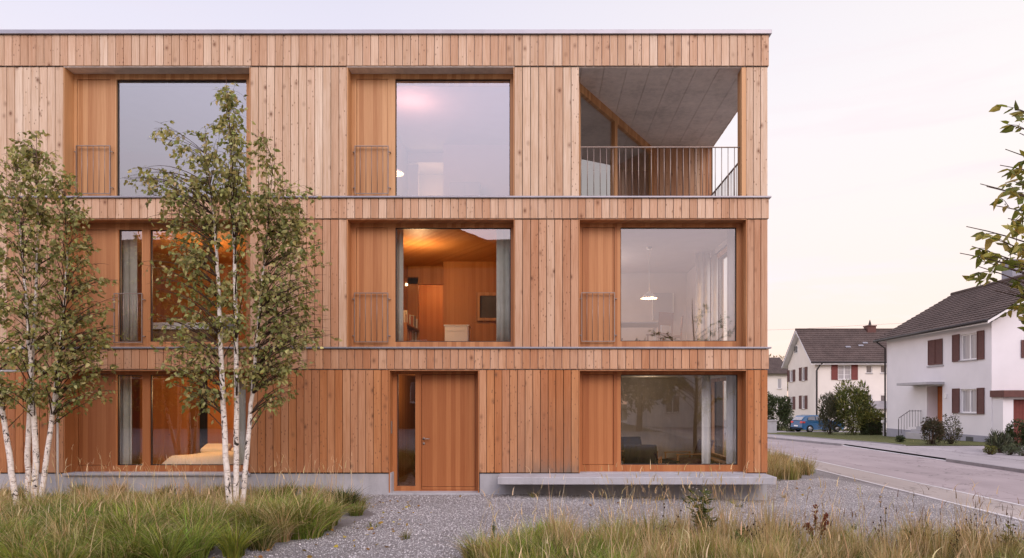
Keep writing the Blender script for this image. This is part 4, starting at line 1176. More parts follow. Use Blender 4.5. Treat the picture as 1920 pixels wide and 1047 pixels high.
# ---- the houses across the way that the panes mirror
def plain_house(loc, w, d, eave, ridge, wall, label, wins, rot=0):
    x, y = loc
    t = thing('house', (x, y, 0), label, 'house', 'houses mirrored in the panes')
    mb = MB(); hw = w / 2; hl = []
    for u, v in wins: hl.append((u + hw - .6, u + hw + .6, v, v + 1.4))
    wall_holes(mb, (x + hw, y, -.3), (-1, 0, 0), UZ, (0, 1, 0), w, eave + .3, hl, .15)
    mb.add([(x + hw, y, eave), (x, y, ridge), (x - hw, y, eave)], [(2, 1, 0)])
    for s in (1, -1): mb.quad((x + s * hw, y, -.3), (x + s * hw, y - d, -.3), (x + s * hw, y - d, eave), (x + s * hw, y, eave))
    mb.add([(x + hw, y - d, -.3), (x + hw, y - d, eave), (x, y - d, ridge), (x - hw, y - d, eave), (x - hw, y - d, -.3)], [(0, 4, 3, 2, 1)])
    mb.build('wall', MT[wall], t)
    for h in hl: house_window(t, (x + hw, y, -.3), (-1, 0, 0), (0, 1, 0), *h, .15, 2, False)
    k = (ridge - eave) / hw; mb = MB()
    for s in (1, -1):
        roof_slope(mb, (x + s * (hw + .6), y + .6, eave - .6 * k), (x + s * (hw + .6), y - d - .6, eave - .6 * k), (x, y - d - .6, ridge + .12), (x, y + .6, ridge + .12), 20, .05, .6)
    mb.build('roof', MT['tiles'], t)
    return t


plain_house((-14.5, -34), 30, 11, 11.1, 17.5, 'timber_house', 'dark timber gabled house mirrored in the middle windows', [(-6, 2), (0, 2), (6, 2), (-6, 5), (0, 5), (6, 5), (6.4, 8.3), (0, 8.3), (0, 12)])
plain_house((-44, -40), 15, 11, 7, 12, 'timber_house', 'dark gabled house mirrored behind the birches', [(-4, 2), (4, 2), (-4, 4.7), (4, 4.7)])
plain_house((13.5, -40), 11, 9, 3.6, 5.6, 'plaster', 'small white house mirrored low in the ground floor corner window', [(-3, 1.2), (3, 1.2)])

# ================================================================== the blue hatchback in the drive
CX, CY = PX(1519, 41.3), 41.3
car = thing('parked_car', (0, 0, 0), 'blue hatchback parked in the drive, half hidden by a shrub', 'car')
prof = [(0, .42), (.03, .62), (.06, .86), (.10, .98), (.34, 1.32), (.50, 1.41), (1.05, 1.47), (1.75, 1.44), (2.25, 1.27), (2.72, 1.0), (3.35, .92), (3.85, .78), (4.02, .62), (4.05, .38), (3.9, .24), (.18, .24)]


def car_body():
    vs, fs = [], []; hw = .86
    n = len(prof)
    rows = [(-hw, 1), (-hw * .93, 0), (hw * .93, 0), (hw, 1)]
    for w, inner in rows:
        for x, z in prof:
            ww = w
            if z > 1.02: ww = w * (1 - .24 * (z - 1.02) / .45)
            if inner and (x < .12 or x > 3.9): ww *= .93
            xx = x + (.03 if inner and x < 1 else -.03 if inner else 0); zz = z - (.03 if inner and z > .5 else 0)
            vs.append((xx - 2.02, ww, zz))
    for r in range(3):
        for k in range(n): k2 = (k + 1) % n; fs.append((r * n + k, r * n + k2, (r + 1) * n + k2, (r + 1) * n + k))
    fs.append(tuple(range(n))); fs.append(tuple(3 * n + k for k in range(n))[::-1])
    return vs, fs


mb = MB(); mb.add(*car_body(), True); body = mb.build('body', MT['carpaint'], car); body.modifiers.new('b', 'BEVEL').width = .02
body.data.polygons.foreach_set('use_smooth', [False] * len(body.data.polygons))


def side_glass(pts, nm='side_window'):
    for s in (-1, 1):
        mb = MB(); a = [(x - 2.02, s * (.875 * (1 - .24 * max(0, z - 1.02) / .45) + .004), z) for x, z in pts]
        b = [(x, y - s * .02, z) for x, y, z in a]; n = len(a)
        mb.add(a + b, [tuple(range(n)) if s < 0 else tuple(range(n))[::-1]] + [((k + 1) % n, k, n + k, n + (k + 1) % n) for k in range(n)])
        mb.build(nm, MT['darkglass'], car)


side_glass([(.52, 1.06), (.62, 1.28), (.95, 1.36), (1.22, 1.37), (1.22, 1.04)]); side_glass([(1.30, 1.04), (1.30, 1.37), (1.72, 1.345), (2.10, 1.22), (2.42, 1.02)])
mb = MB(); mb.obox((.075 - 2.02, -.62, 1.02), (0, 1.24, 0), (.25, 0, .28), (-.02, 0, .012)); mb.build('rear_window', MT['curtain_house'], car)
mb = MB(); mb.obox((2.30 - 2.02, -.62, 1.28), (0, 1.24, 0), (.42, 0, -.26), (.012, 0, .02)); mb.build('windscreen', MT['darkglass'], car)
for s in (-1, 1):
    mb = MB(); mb.obox((.03 - 2.02, s * .80, .78), (0, -s * .30, 0), (.06, 0, .16), (-.03, 0, .01)); mb.obox((.05 - 2.02, s * .845, .80), (.20, 0, 0), (0, s * .02, 0), (.04, 0, .13)); mb.build('tail_light', MT['taillight'], car, .01)
    mb = MB(); mb.obox((3.86 - 2.02, s * .78, .68), (0, -s * .3, 0), (.12, 0, -.02), (0, 0, .12)); mb.build('headlight', MT['whitepaint'], car, .01)
    mb = MB(); mb.obox((2.30 - 2.02, s * .87, 1.0), (.12, 0, 0), (0, s * .16, 0), (0, 0, .11)); mb.build('wing_mirror', MT['carpaint'], car, .02)
    for x in (.72, 3.25):
        y = s * .80; mb = MB()
        pr = [(.20, -.1), (.30, -.1), (.315, -.07), (.315, .07), (.30, .1), (.20, .1)]
        vs = []; fs = []
        for rr, w in pr:
            for k in range(20): an = 2 * PI * k / 20; vs.append((x - 2.02 + rr * math.cos(an), y + w, .315 + rr * math.sin(an)))
        for i in range(5):
            for k in range(20): k2 = (k + 1) % 20; fs.append((i * 20 + k, i * 20 + k2, i * 20 + 20 + k2, i * 20 + 20 + k))
        mb.add(vs, fs, True); wh = mb.build('wheel', MT['rubber'], car)
        mb = MB(); mb.tube([(x - 2.02, y + s * .075, .315), (x - 2.02, y + s * .085, .315)], .2, 16)
        for k in range(5): an = k * 2 * PI / 5; mb.obox((x - 2.02, y + s * .086, .315), (.2 * math.cos(an), 0, .2 * math.sin(an)), (-.04 * math.sin(an), 0, .04 * math.cos(an)), (0, s * .015, 0))
        mb.build('rim', MT['rim'], wh)
mb = MB(); mb.box(-2.045, -2.02, -.26, .26, .50, .61); mb.build('number_plate', MT['whitepaint'], car)
mb = MB(); mb.box(-2.05, -1.9, -.78, .78, .30, .40); mb.build('bumper_trim', MT['rubber'], car, .02)
car.scale = (.95, .95, .93); car.location = (PX(1483, 41.3) + 2.12, CY, zg(20, CY) + .094); car.rotation_euler = (0, 0, math.radians(13))

# ---- thin white bar frame in front of the cladding, by the left birch
x1 = PX(108, -1.6); z = PZ(696, -1.6)
t = thing('bar_frame', (x1, -1.6, 0), 'thin white metal bar frame in front of the cladding behind the left birch', 'frame')
mb = MB(); mb.tube([(-11.4, -1.6, z), (x1 - .03, -1.6, z), (x1, -1.6, z - .03), (x1, -1.6, -.2)], .018, 8); mb.build('bar', MT['whitepaint'], t)
mb = MB(); mb.tube([(-11.4, -1.6, z - .02), (-11.4, -1.6, -.2)], .018, 8); mb.build('post', MT['whitepaint'], t)

# ================================================================== vegetation
def unit(a): return a / np.maximum(1e-9, np.linalg.norm(a, axis=-1, keepdims=True))


LEAF_V = np.array([(0, 0, 0), (.45, 0, -.03), (1, 0, -.02), (.20, .36, .08), (.60, .27, .07), (.20, -.36, .08), (.60, -.27, .07)])
LEAF_F = np.array([(0, 1, 3), (1, 4, 3), (1, 2, 4), (0, 5, 1), (5, 6, 1), (1, 6, 2)])


def leaves(name, pos, direc, size, cols, mat, parent, width=1.0, fold=1.0, spread=None):
    """leaf blades at pos, pointing along direc"""
    n = len(pos); d = unit(direc)
    r = unit(NR.normal(size=(n, 3)) + np.array([0, 0, .6])); s = unit(np.cross(d, r)); w = np.cross(s, d)
    T = LEAF_V * np.array([1, width, fold])
    V = pos[:, None, :] + size[:, None, None] * (T[None, :, 0, None] * d[:, None, :] + T[None, :, 1, None] * s[:, None, :] + T[None, :, 2, None] * w[:, None, :])
    F = LEAF_F[None] + (np.arange(n) * 7)[:, None, None]
    C = np.repeat(cols[:, None, :], 7, 1)
    return np_mesh(name, V.reshape(-1, 3), F.reshape(-1, 3), C.reshape(-1, 3), mat, parent)


def pick(cols, n, jit=.25):
    c = np.array(cols)[NR.integers(0, len(cols), n)]
    return np.clip(c * (1 + NR.normal(0, jit, (n, 1))) * (1 + NR.normal(0, .06, (n, 3))), .005, .9)


def bez(a, b, c, n):
    t = np.linspace(0, 1, n)[:, None]
    return (1 - t) ** 2 * a + 2 * t * (1 - t) * b + t * t * c


BIRCH = [(.28, .285, .095), (.23, .245, .08), (.33, .315, .115), (.39, .355, .15), (.18, .20, .068), (.45, .395, .18)]


def birch(name, loc, label, trunks, lumps, pend=.5, leaf=(.050, .094)):
    """trunks: lists of (px, py, y, radius); lumps: (px, py, rx, ry, twigs, y) of foliage"""
    t = thing(name, loc, label, 'tree', 'multi-stemmed birch trees')
    pts_all, rad_all = [], []
    for tr in trunks:
        base = [np.array(P(a, b, y)) for a, b, y, r in tr]; rr = [q[3] for q in tr]
        pts, rads = [], []
        for i in range(len(base) - 1):
            for k in range(6):
                u = k / 6; p = base[i] * (1 - u) + base[i + 1] * u
                p = p + NR.normal(0, .0035, 3) * np.array([1, 1, 0]); pts.append(p); rads.append(rr[i] * (1 - u) + rr[i + 1] * u)
        pts.append(base[-1]); rads.append(rr[-1])
        pts[0][2] -= .15; rads[0] *= 1.25
        mb = MB(); nn = 10; start = len(mb.v); mb.tube(pts, rads, nn)
        mb.c = [((1, 0, 0, 1) if rads[i // nn] > .016 else (max(0, (rads[i // nn] - .009) / .007), 0, 0, 1)) for i in range(len(mb.v))]
        mb.build('trunk', MT['bark'], t)
        pts_all += pts; rad_all += rads
    PA = np.array(pts_all); RA = np.array(rad_all)
    tw = MB(); LP, LD = [], []
    for px, py, rx, ry, n, yy in lumps:
        for _ in range(max(2, round(n * (1.0 if px < 250 else .92)))):
            a = R.uniform(0, 2 * PI); q = math.sqrt(R.random()) * 1.18
            e = np.array(P(px + rx * q * math.cos(a), py + ry * q * math.sin(a), yy + R.gauss(0, .42)))
            d = np.linalg.norm((PA - e) * np.array([1, 1, .8]), axis=1) + np.where(PA[:, 2] > e[2] - .12, 2.5, 0) + np.abs(e[2] - PA[:, 2] - .55) * .35
            i = int(np.argmin(d)); b = PA[i]
            L = np.linalg.norm(e - b)
            mid = (b + e) / 2 + np.array([0, 0, .20 * L]) + NR.normal(0, .05 * L, 3)
            path = bez(b, mid, e, 9); rb = min(.011, max(.0035, RA[i] * .5, .004 * L))
            tw.tube(path, list(np.linspace(rb, .0016, 9)), 4, cap=False)
            # side sprays, hanging a little
            for s in range(R.randint(4, 6)):
                u = R.uniform(.35, 1.0); k = int(u * 8); o = path[k]
                dirn = unit(NR.normal(size=3) * np.array([1, 1, .5]) + np.array([0, 0, -pend * .9]) + unit(e - b) * .5)
                l = R.uniform(.10, .26); end = o + dirn * l + np.array([0, 0, -.05])
                pp = bez(o, (o + end) / 2 + np.array([0, 0, .03]), end, 4)
                tw.tube(pp, [.002, .0017, .0013, .001], 3, cap=False)
                for m in range(R.randint(2, 4)):
                    v = R.uniform(.25, 1); LP.append(o + (end - o) * v + NR.normal(0, .012, 3)); LD.append(dirn * .5 + NR.normal(0, .45, 3) + np.array([0, 0, -.55]))
            for m in range(2):
                v = R.uniform(.6, 1); LP.append(path[int(v * 8)] + NR.normal(0, .015, 3)); LD.append(NR.normal(0, .6, 3) + np.array([0, 0, -.5]))
    LP, LD = np.array(LP), np.array(LD); n = len(LP)
    tw.build('branchwork', MT['twig'], t)
    leaves('crown', LP, LD, NR.uniform(*leaf, n), pick(BIRCH, n, .22), MT['leaf'], t, .92)
    return t


# birch in front of the left windows: three white stems
birch('birch_tree', (PX(440, -2.5), -2.5, 0), 'birch with three white stems whose tip reaches the top floor pane',
      [[(432, 968, -2.50, .052), (424, 860, -2.50, .044), (416, 700, -2.50, .038), (411, 560, -2.5, .030), (404, 440, -2.55, .018), (392, 330, -2.6, .008), (384, 250, -2.6, .003)],
       [(442, 968, -2.45, .046), (444, 800, -2.45, .040), (443, 640, -2.45, .034), (440, 470, -2.45, .026), (434, 340, -2.45, .015), (430, 230, -2.45, .008), (424, 145, -2.45, .003)],
       [(454, 965, -2.40, .044), (463, 850, -2.40, .037), (473, 740, -2.35, .031), (482, 640, -2.3, .024), (492, 520, -2.25, .016), (505, 400, -2.2, .008), (512, 300, -2.2, .003)]],
      [(425, 168, 10, 22, 7, -2.45), (427, 210, 20, 45, 14, -2.45), (425, 270, 40, 40, 24, -2.45), (352, 270, 20, 30, 7, -2.5), (283, 255, 14, 26, 5, -2.5), (255, 330, 25, 15, 6, -2.5), (285, 375, 30, 20, 8, -2.5), (590, 410, 18, 14, 5, -2.1), (470, 270, 20, 35, 7, -2.4),
       (300, 340, 70, 26, 18, -2.5), (395, 345, 70, 45, 42, -2.5), (500, 330, 40, 50, 18, -2.3), (555, 370, 40, 25, 10, -2.2), (450, 400, 85, 50, 42, -2.4),
       (330, 425, 65, 35, 24, -2.5), (540, 440, 60, 50, 32, -2.2), (310, 520, 50, 50, 16, -2.55), (400, 500, 80, 60, 34, -2.5), (520, 540, 75, 70, 48, -2.2),
       (590, 490, 25, 50, 12, -2.1), (350, 600, 75, 50, 28, -2.55), (520, 640, 70, 60, 38, -2.2), (600, 625, 22, 14, 8, -2.1), (585, 570, 34, 45, 16, -2.1), (580, 440, 34, 45, 14, -2.1), (608, 610, 20, 25, 7, -2.1), (555, 680, 35, 35, 12, -2.15), (430, 300, 50, 40, 16, -2.45), (455, 560, 60, 60, 18, -2.4), (390, 690, 80, 40, 34, -2.5), (510, 715, 55, 28, 14, -2.2), (330, 670, 40, 30, 10, -2.6), (375, 740, 45, 15, 5, -2.5)])
birch('birch_tree', (PX(60, -2.1), -2.1, 0), 'bushy birch with four white stems at the left edge of the meadow bed',
      [[(32, 962, -2.2, .048), (20, 870, -2.15, .042), (5, 775, -2.1, .036), (-12, 660, -2.1, .026), (-25, 520, -2.1, .015), (-30, 400, -2.1, .004)],
       [(53, 950, -2.0, .048), (52, 850, -2.0, .042), (58, 740, -2.0, .036), (64, 600, -1.95, .026), (72, 450, -1.9, .014), (70, 330, -1.9, .006), (68, 260, -1.9, .003)],
       [(64, 950, -2.1, .050), (68, 850, -2.1, .044), (60, 720, -2.1, .036), (52, 600, -2.15, .026), (40, 450, -2.2, .014), (30, 320, -2.2, .005)],
       [(76, 945, -2.1, .044), (90, 840, -2.05, .038), (106, 720, -2.0, .032), (118, 600, -1.95, .022), (126, 480, -1.9, .013), (122, 370, -1.9, .005)]],
      [(55, 290, 45, 35, 30, -1.9), (20, 340, 60, 50, 40, -2.1), (95, 360, 45, 50, 32, -1.9), (30, 430, 75, 55, 52, -2.1), (130, 430, 50, 45, 30, -1.8), (20, 530, 80, 55, 52, -2.1),
       (130, 530, 60, 55, 40, -1.8), (200, 540, 35, 40, 9, -1.75), (50, 620, 90, 55, 56, -2.1), (165, 620, 60, 45, 36, -1.8), (210, 650, 25, 40, 7, -1.7), (60, 700, 90, 40, 40, -2.1), (165, 700, 50, 30, 20, -1.8),
       (-10, 740, 40, 35, 14, -2.1), (85, 755, 50, 20, 9, -2.0), (185, 740, 40, 20, 7, -1.75)], .35, (.05, .094))


# tree at the right, its trunk outside the picture
def right_tree():
    bx, by = 5.0, -8.0
    t = thing('young_tree', (bx, by, -.13), 'young tree with large drooping leaves reaching in at the right edge', 'tree')
    y = by
    tr = [Vector((bx, by, -.2)), Vector((bx - .03, by, 1.0)), Vector((bx + .02, by + .05, 2.2)), Vector((bx - .03, by, 3.4)), Vector((bx - .1, by, 4.5)), Vector((bx - .12, by, 5.1))]
    mb = MB(); mb.tube(tr, [.07, .06, .05, .035, .018, .006], 10); mb.build('trunk', MT['twig'], t)
    tips = [(1838, 345, .15), (1822, 462, .25), (1812, 425, -.1), (1800, 475, 0), (1850, 520, .2), (1885, 280, .1), (1905, 205, 0), (1912, 250, -.2), (1860, 385, .3), (1880, 500, -.3), (1895, 570, .1),
            (1910, 600, .2), (1870, 450, -.2), (1915, 400, .3), (1925, 330, .1), (1930, 520, 0), (1905, 470, .4), (1835, 500, -.1), (1865, 545, .2), (1900, 340, -.1), (1925, 560, -.2), (1940, 240, .2), (1895, 235, 0), (1875, 310, .2), (1850, 350, -.2), (1880, 360, 0), (1860, 480, .1), (1840, 490, .2), (1890, 545, -.1), (1905, 580, .1), (1915, 430, .1), (1918, 290, .2), (1885, 470, .3), (1890, 410, 0), (1918, 460, -.3)]
    ends = [np.array(P(px, py, by + dy)) for px, py, dy in tips]
    for k in range(34):
        a = R.uniform(0, 2 * PI); r = R.uniform(.5, 1.7); z = R.uniform(1.6, 5.0); e = np.array((bx + r * math.cos(a), by + r * math.sin(a), z))
        if e[0] < PX(1935, e[1]) or e[0] < bx - .35: continue
        ends.append(e)
    tw = MB(); LP, LD = [], []
    for e in ends:
        zz = max(.9, min(4.3, e[2] - R.uniform(.5, 1.0))); b = np.array((bx, by, zz)); L = np.linalg.norm(e - b)
        mid = (b + e) / 2 + np.array([0, 0, .12 * L]); path = bez(b, mid, e, 12); tw.tube(path, list(np.linspace(.014, .003, 12)), 5, cap=False)
        for s in range(8):
            u = R.uniform(.22, 1); o = path[int(u * 11)]; dirn = unit(NR.normal(size=3) * np.array([1, 1, .6]) + unit(e - b) * 1.0); l = R.uniform(.1, .24); end = o + dirn * l
            tw.tube([o, (o + end) / 2 + np.array([0, 0, .015]), end], [.003, .0025, .002], 4, cap=False)
            for m in range(5):
                v = .25 + .75 * m / 4; LP.append(o + (end - o) * v); LD.append(dirn * .7 + NR.normal(0, .5, 3) + np.array([0, 0, -.35]))
    LP, LD = np.array(LP), np.array(LD); n = len(LP)
    tw.build('branchwork', MT['twig'], t)
    leaves('crown', LP, LD, NR.uniform(.06, .115, n), pick([(.17, .19, .04), (.22, .22, .055), (.30, .26, .065), (.13, .15, .035), (.36, .29, .075)], n, .2), MT['leaf'], t, .72, 1.4)


right_tree()


def shrub(name, px, pbase, w, h, y, label, cols, n=1500, leaf=(.06, .12), width=.6, up=.3, cat='shrub', group='garden shrubs', lumps=9, base=None, dome=None):
    """a shrub of leaf clumps; px, pbase: foot; w, h: size in the picture's pixels at depth y"""
    s = (CD + y) / FP; x = PX(px, y); W2, Hh = w * s / 2, h * s
    z = zg(x, y) + (.1 if x > 13.9 else 0) if base is None else base
    t = thing(name, (x, y, z), label, cat, group)
    cs = [np.array((x, y, z + Hh * .45))]; rs = [np.array((W2 * .72, W2 * .7, Hh * .5))]
    for _ in range(lumps):
        a = R.uniform(0, 2 * PI); zz = R.uniform(.25, .85); rr = W2 * .62 * math.sqrt(max(.1, 1 - (zz - .4) ** 2 * 2.2)); q = R.uniform(.22, .38)
        cs.append(np.array((x + rr * math.cos(a), y + rr * math.sin(a), z + Hh * zz))); rs.append(np.array((W2 * q, W2 * q, Hh * q * .75)))
    k = NR.integers(0, len(cs), n); k[: n // 4] = 0
    u = unit(NR.normal(size=(n, 3))) * NR.uniform(.45, 1.0, (n, 1)) ** .5
    Cn, Rn = np.array(cs)[k], np.array(rs)[k]
    pos = Cn + u * Rn; pos[:, 2] = np.maximum(pos[:, 2], z + .03)
    d = u + NR.normal(0, .4, (n, 3)) + np.array([0, 0, up])
    leaves('foliage', pos, d, NR.uniform(*leaf, n), pick(cols, n, .28), MT['leaf_thick'], t, width)
    mb = MB()
    for i in range(min(7, len(cs))):
        c = cs[i]; mb.tube([(x + R.uniform(-.06, .06), y + R.uniform(-.06, .06), z - .1), ((x + c[0]) / 2, (y + c[1]) / 2, z + (c[2] - z) * .6), tuple(c)], [.03, .02, .008], 5)
    mb.build('stem', MT['twig'], t)
    return t


GD, GM, GY = [(.045, .06, .024), (.06, .075, .028), (.038, .05, .022)], [(.07, .085, .025), (.05, .065, .02), (.09, .10, .03)], [(.17, .17, .035), (.21, .19, .04), (.12, .13, .03)]
t = shrub('shrub', 1600, 817, 84, 96, 33, 'big bushy green shrub with lighter tips beside the blue car', [(.16, .18, .05), (.12, .14, .04), (.20, .21, .06), (.27, .25, .075), (.08, .095, .03)], 5200, (.14, .30), .34, .7, lumps=16)
shrub('shrub', 1556, 814, 44, 84, 33.4, 'thin grey green feathery shrub in front of the blue car', [(.10, .10, .06), (.08, .085, .05), (.12, .11, .065)], 2600, (.14, .28), .25, 1.2, lumps=9)
shrub('shrub', 1748, 830, 52, 50, 17.2, 'dark red brown shrub before the steps of the white house', [(.065, .05, .03), (.085, .062, .038), (.05, .058, .027)], 2600, (.05, .11), .6)
shrub('shrub', 1783, 832, 44, 56, 17.6, 'loose grey green shrub under the window of the white house', [(.08, .08, .045), (.06, .06, .035), (.10, .09, .055)], 1300, (.05, .10), .6, lumps=12)
shrub('shrub', 1688, 822, 18, 13, 19.5, 'tiny dark shrub at the foot of the house steps', GD, 500, (.05, .09))
shrub('shrub', 1908, 857, 44, 66, 13.0, 'dark green bush before the garage door at the right edge', GD + GM[1:2], 2600, (.05, .09), .7)
shrub('shrub', 1875, 858, 40, 34, 12.6, 'grey green spiky plant in the garden bed before the garage', [(.12, .13, .08), (.09, .10, .06)], 700, (.16, .34), .12, 1.0)
shrub('shrub', 1856, 855, 26, 16, 11.8, 'low rounded yellow green shrub at the pavement edge of the garden bed', GY[:1] + GM[2:], 900, (.03, .06))
shrub('shrub', 1893, 862, 34, 20, 11.6, 'low grey green cushion plant in the garden bed', [(.12, .14, .085), (.09, .11, .06)], 1000, (.03, .06))
shrub('shrub', 1918, 866, 26, 18, 11.2, 'low grey green cushion plant at the right edge of the garden bed', [(.12, .14, .09), (.09, .11, .06)], 800, (.03, .06))
shrub('shrub', 1481, 806, 24, 22, 42.5, 'small round dark shrub between the garden wall and the blue car', GD, 800, (.1, .18))
shrub('hedge', 1456, 800, 62, 68, 45.5, 'tall dark green hedge behind the low garden wall', GD + [(.05, .07, .022)], 5000, (.12, .22), .6, cat='hedge', lumps=14)
shrub('shrub', 1644, 780, 40, 44, 37, 'yellow green garden bush between the two white houses', GM + GY[2:], 1500, (.09, .16))


def clipped_hedge():
    y = 31.6; x0, x1 = PX(1627, y), PX(1657, y); z0, z1 = zg(22, y), PZ(775, y); t = thing('hedge', ((x0 + x1) / 2, y, z0), 'clipped dark hedge block with yellow green top beside the letter box', 'hedge')
    for nm, a, b, cols, n in (('foliage', z0, z1 - .5, GD, 2600), ('leafy_top', z1 - .62, z1, GY, 1300)):
        p = np.stack([NR.uniform(x0, x1, n), NR.uniform(y, y + 1.0, n), NR.uniform(a, b, n)], 1)
        side_ = NR.integers(0, 3, n); p[side_ == 0, 1] = y; p[side_ == 1, 0] = x0 if True else x1
        if nm == 'leafy_top': p[side_ == 2, 2] = z1 - .08 * NR.random((side_ == 2).sum()) - .12 * ((p[side_ == 2, 0] - (x0 + x1) / 2) / (x1 - x0) * 2) ** 2
        leaves(nm, p + NR.normal(0, .04, p.shape), NR.normal(size=(n, 3)) + np.array([-.3, -.6, .4]), NR.uniform(.07, .13, n), pick(cols, n, .25), MT['leaf_thick'], t, .6)
    mb = MB(); mb.box(x0 + .1, x1 - .1, y + .1, y + .9, z0, z1 - .3); mb.build('stem', MT['twig'], t)


clipped_hedge()


def crown_tree(name, x, y, h, r, label, cols, n=2500, trunk_h=.35, leaf=(.2, .4), group='trees beyond the houses'):
    t = thing(name, (x, y, zg(x, y)), label, 'tree', group); z = zg(x, y)
    mb = MB(); mb.tube([(x, y, z - .2), (x + .05, y, z + h * trunk_h), (x, y, z + h * .85)], [r * .09, r * .065, r * .02], 8); mb.build('trunk', MT['twig'], t)
    cs = []
    for _ in range(16):
        a = R.uniform(0, 2 * PI); zz = R.uniform(trunk_h, .92); rr = r * .65 * math.sqrt(max(.08, 1 - ((zz - .55) / .5) ** 2)); cs.append((x + rr * math.cos(a), y + rr * math.sin(a), z + h * zz, r * R.uniform(.28, .45)))
    cs = np.array(cs); k = NR.integers(0, 16, n); u = unit(NR.normal(size=(n, 3))) * NR.uniform(.5, 1, (n, 1))
    leaves('crown', cs[k, :3] + u * cs[k, 3:4], u + NR.normal(0, .5, (n, 3)), NR.uniform(*leaf, n), pick(cols, n, .25), MT['leaf_thick'], t, .7)


crown_tree('garden_tree', PX(1450, 84), 84, PZ(654, 84) + 1.6, 2.6, 'yellow green tree top behind the dark roof beside the timber building', [(.16, .14, .05), (.12, .11, .04), (.2, .16, .06)], 2200, .4, (.25, .45))
for i, (x, y, h, r) in enumerate(((-18, -27, 9, 3.6), (6.5, -31, 5.4, 2.6), (18, -30, 5.2, 2.8), (-33, -30, 11, 4.5), (24, -36, 11, 4))):
    crown_tree('garden_tree', x, y, h, r, 'dark leafy tree mirrored low in the window panes', GD + GM[1:2], 2600, .3, (.2, .4), 'trees mirrored in the panes')

# ------------------------------------------------------------------ grasses
STRAW = [(.58, .44, .24), (.48, .35, .17), (.68, .53, .32), (.42, .29, .13)]
GREEN = [(.16, .195, .04), (.12, .155, .032), (.20, .225, .05), (.24, .235, .07)]


def blades(base, az, L, lean, w, c0, c1, droop=.35, segs=5, wob=.06):
    """arching grass blades; returns vertices, faces, colours"""
    n = len(base); t = np.linspace(0, 1, segs + 1)
    h = np.stack([np.cos(az), np.sin(az), np.zeros(n)], 1); sd = np.stack([-np.sin(az), np.cos(az), np.zeros(n)], 1)
    tw = NR.normal(0, .8, n); sd = sd * np.cos(tw)[:, None] + h * np.sin(tw)[:, None]
    out = lean[:, None] * t[None] ** 1.9; upz = (t[None] - droop * lean[:, None] * t[None] ** 3)
    P0 = base[:, None, :] + L[:, None, None] * (out[..., None] * h[:, None, :] + upz[..., None] * np.array([0, 0, 1.0])) + (NR.normal(0, wob, (n, 1, 3)) * (t ** 2)[None, :, None] * L[:, None, None])
    ww = w[:, None] * np.clip(1.02 - t[None] ** 1.6, .06, 1)
    A = P0 - sd[:, None, :] * ww[..., None]; B = P0 + sd[:, None, :] * ww[..., None]
    V = np.stack([A, B], 2).reshape(n, -1, 3)
    k = np.arange(segs) * 2; f = np.stack([k, k + 1, k + 3, k + 2], 1)
    F = f[None] + (np.arange(n) * (segs + 1) * 2)[:, None, None]
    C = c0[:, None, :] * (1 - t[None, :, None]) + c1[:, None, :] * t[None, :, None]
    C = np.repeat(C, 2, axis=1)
    return V.reshape(-1, 3), F.reshape(-1, 4), C.reshape(-1, 3)


class Bed:
    def __init__(s): s.V, s.F, s.C, s.n = [], [], [], 0
    def add(s, V, F, C): s.V.append(V); s.F.append(F + s.n); s.C.append(C); s.n += len(V)
    def build(s, name, parent=None): return np_mesh(name, np.concatenate(s.V), np.concatenate(s.F), np.concatenate(s.C), MT['grass'], parent)


def inside(poly, x, y):
    r = np.zeros(len(x), bool); n = len(poly)
    for i in range(n):
        (x0, y0), (x1, y1) = poly[i], poly[(i + 1) % n]
        m = ((y0 > y) != (y1 > y)) & (x < (x1 - x0) * (y - y0) / (y1 - y0 + 1e-12) + x0); r ^= m
    return r


def scatter(poly, n):
    p = np.array(poly); lo, hi = p.min(0), p.max(0); out = []
    while sum(map(len, out)) < n:
        q = NR.uniform(lo, hi, (n * 2, 2)); out.append(q[inside(poly, q[:, 0], q[:, 1])])
    return np.concatenate(out)[:n]


def zgv(x, y): return -0.025 * np.clip(x, 0, 10) - 0.022 * np.clip(y - 18, 0, 50)


def tussocks(bed, poly, n, per, h, rad, straw, tip_straw=.5, width=.0045, lean=(.15, .75), green=GREEN, centers=None):
    c = scatter(poly, n) if centers is None else centers
    for i, (x, y) in enumerate(c):
        m = int(per * R.uniform(.6, 1.3)); hh = h * R.uniform(.65, 1.25); s = 1 if R.random() < straw else 0; mixp = R.uniform(.55, .95) if s else R.uniform(.03, .25)
        rr = rad * R.uniform(.5, 1.2); az = NR.uniform(0, 2 * PI, m); q = np.sqrt(NR.random(m)) * rr
        b = np.stack([x + q * np.cos(az), y + q * np.sin(az), np.zeros(m)], 1); b[:, 2] = zgv(b[:, 0], b[:, 1]) - .01
        az = az + NR.normal(0, .5, m); L = hh * NR.uniform(.5, 1.1, m); le = NR.uniform(*lean, m) * (.45 + .8 * q / max(rr, 1e-6))
        hh *= 1; tone = np.array([1, 1, 1]) * R.choice([.55, .8, 1, 1.2, 1.45]) * np.array([R.uniform(.85, 1.2), 1, 1])
        if -3 < y < 0 and x < -2: L = L * (.55 if y > -1.7 else .82)
        dry = NR.random(m) < mixp
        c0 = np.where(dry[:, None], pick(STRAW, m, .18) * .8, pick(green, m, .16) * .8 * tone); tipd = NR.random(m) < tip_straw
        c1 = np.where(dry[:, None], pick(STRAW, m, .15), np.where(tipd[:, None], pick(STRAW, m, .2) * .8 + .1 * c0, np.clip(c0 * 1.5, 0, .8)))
        bed.add(*blades(b, az, L, le, NR.uniform(.6, 1.3, m) * width, c0, c1))


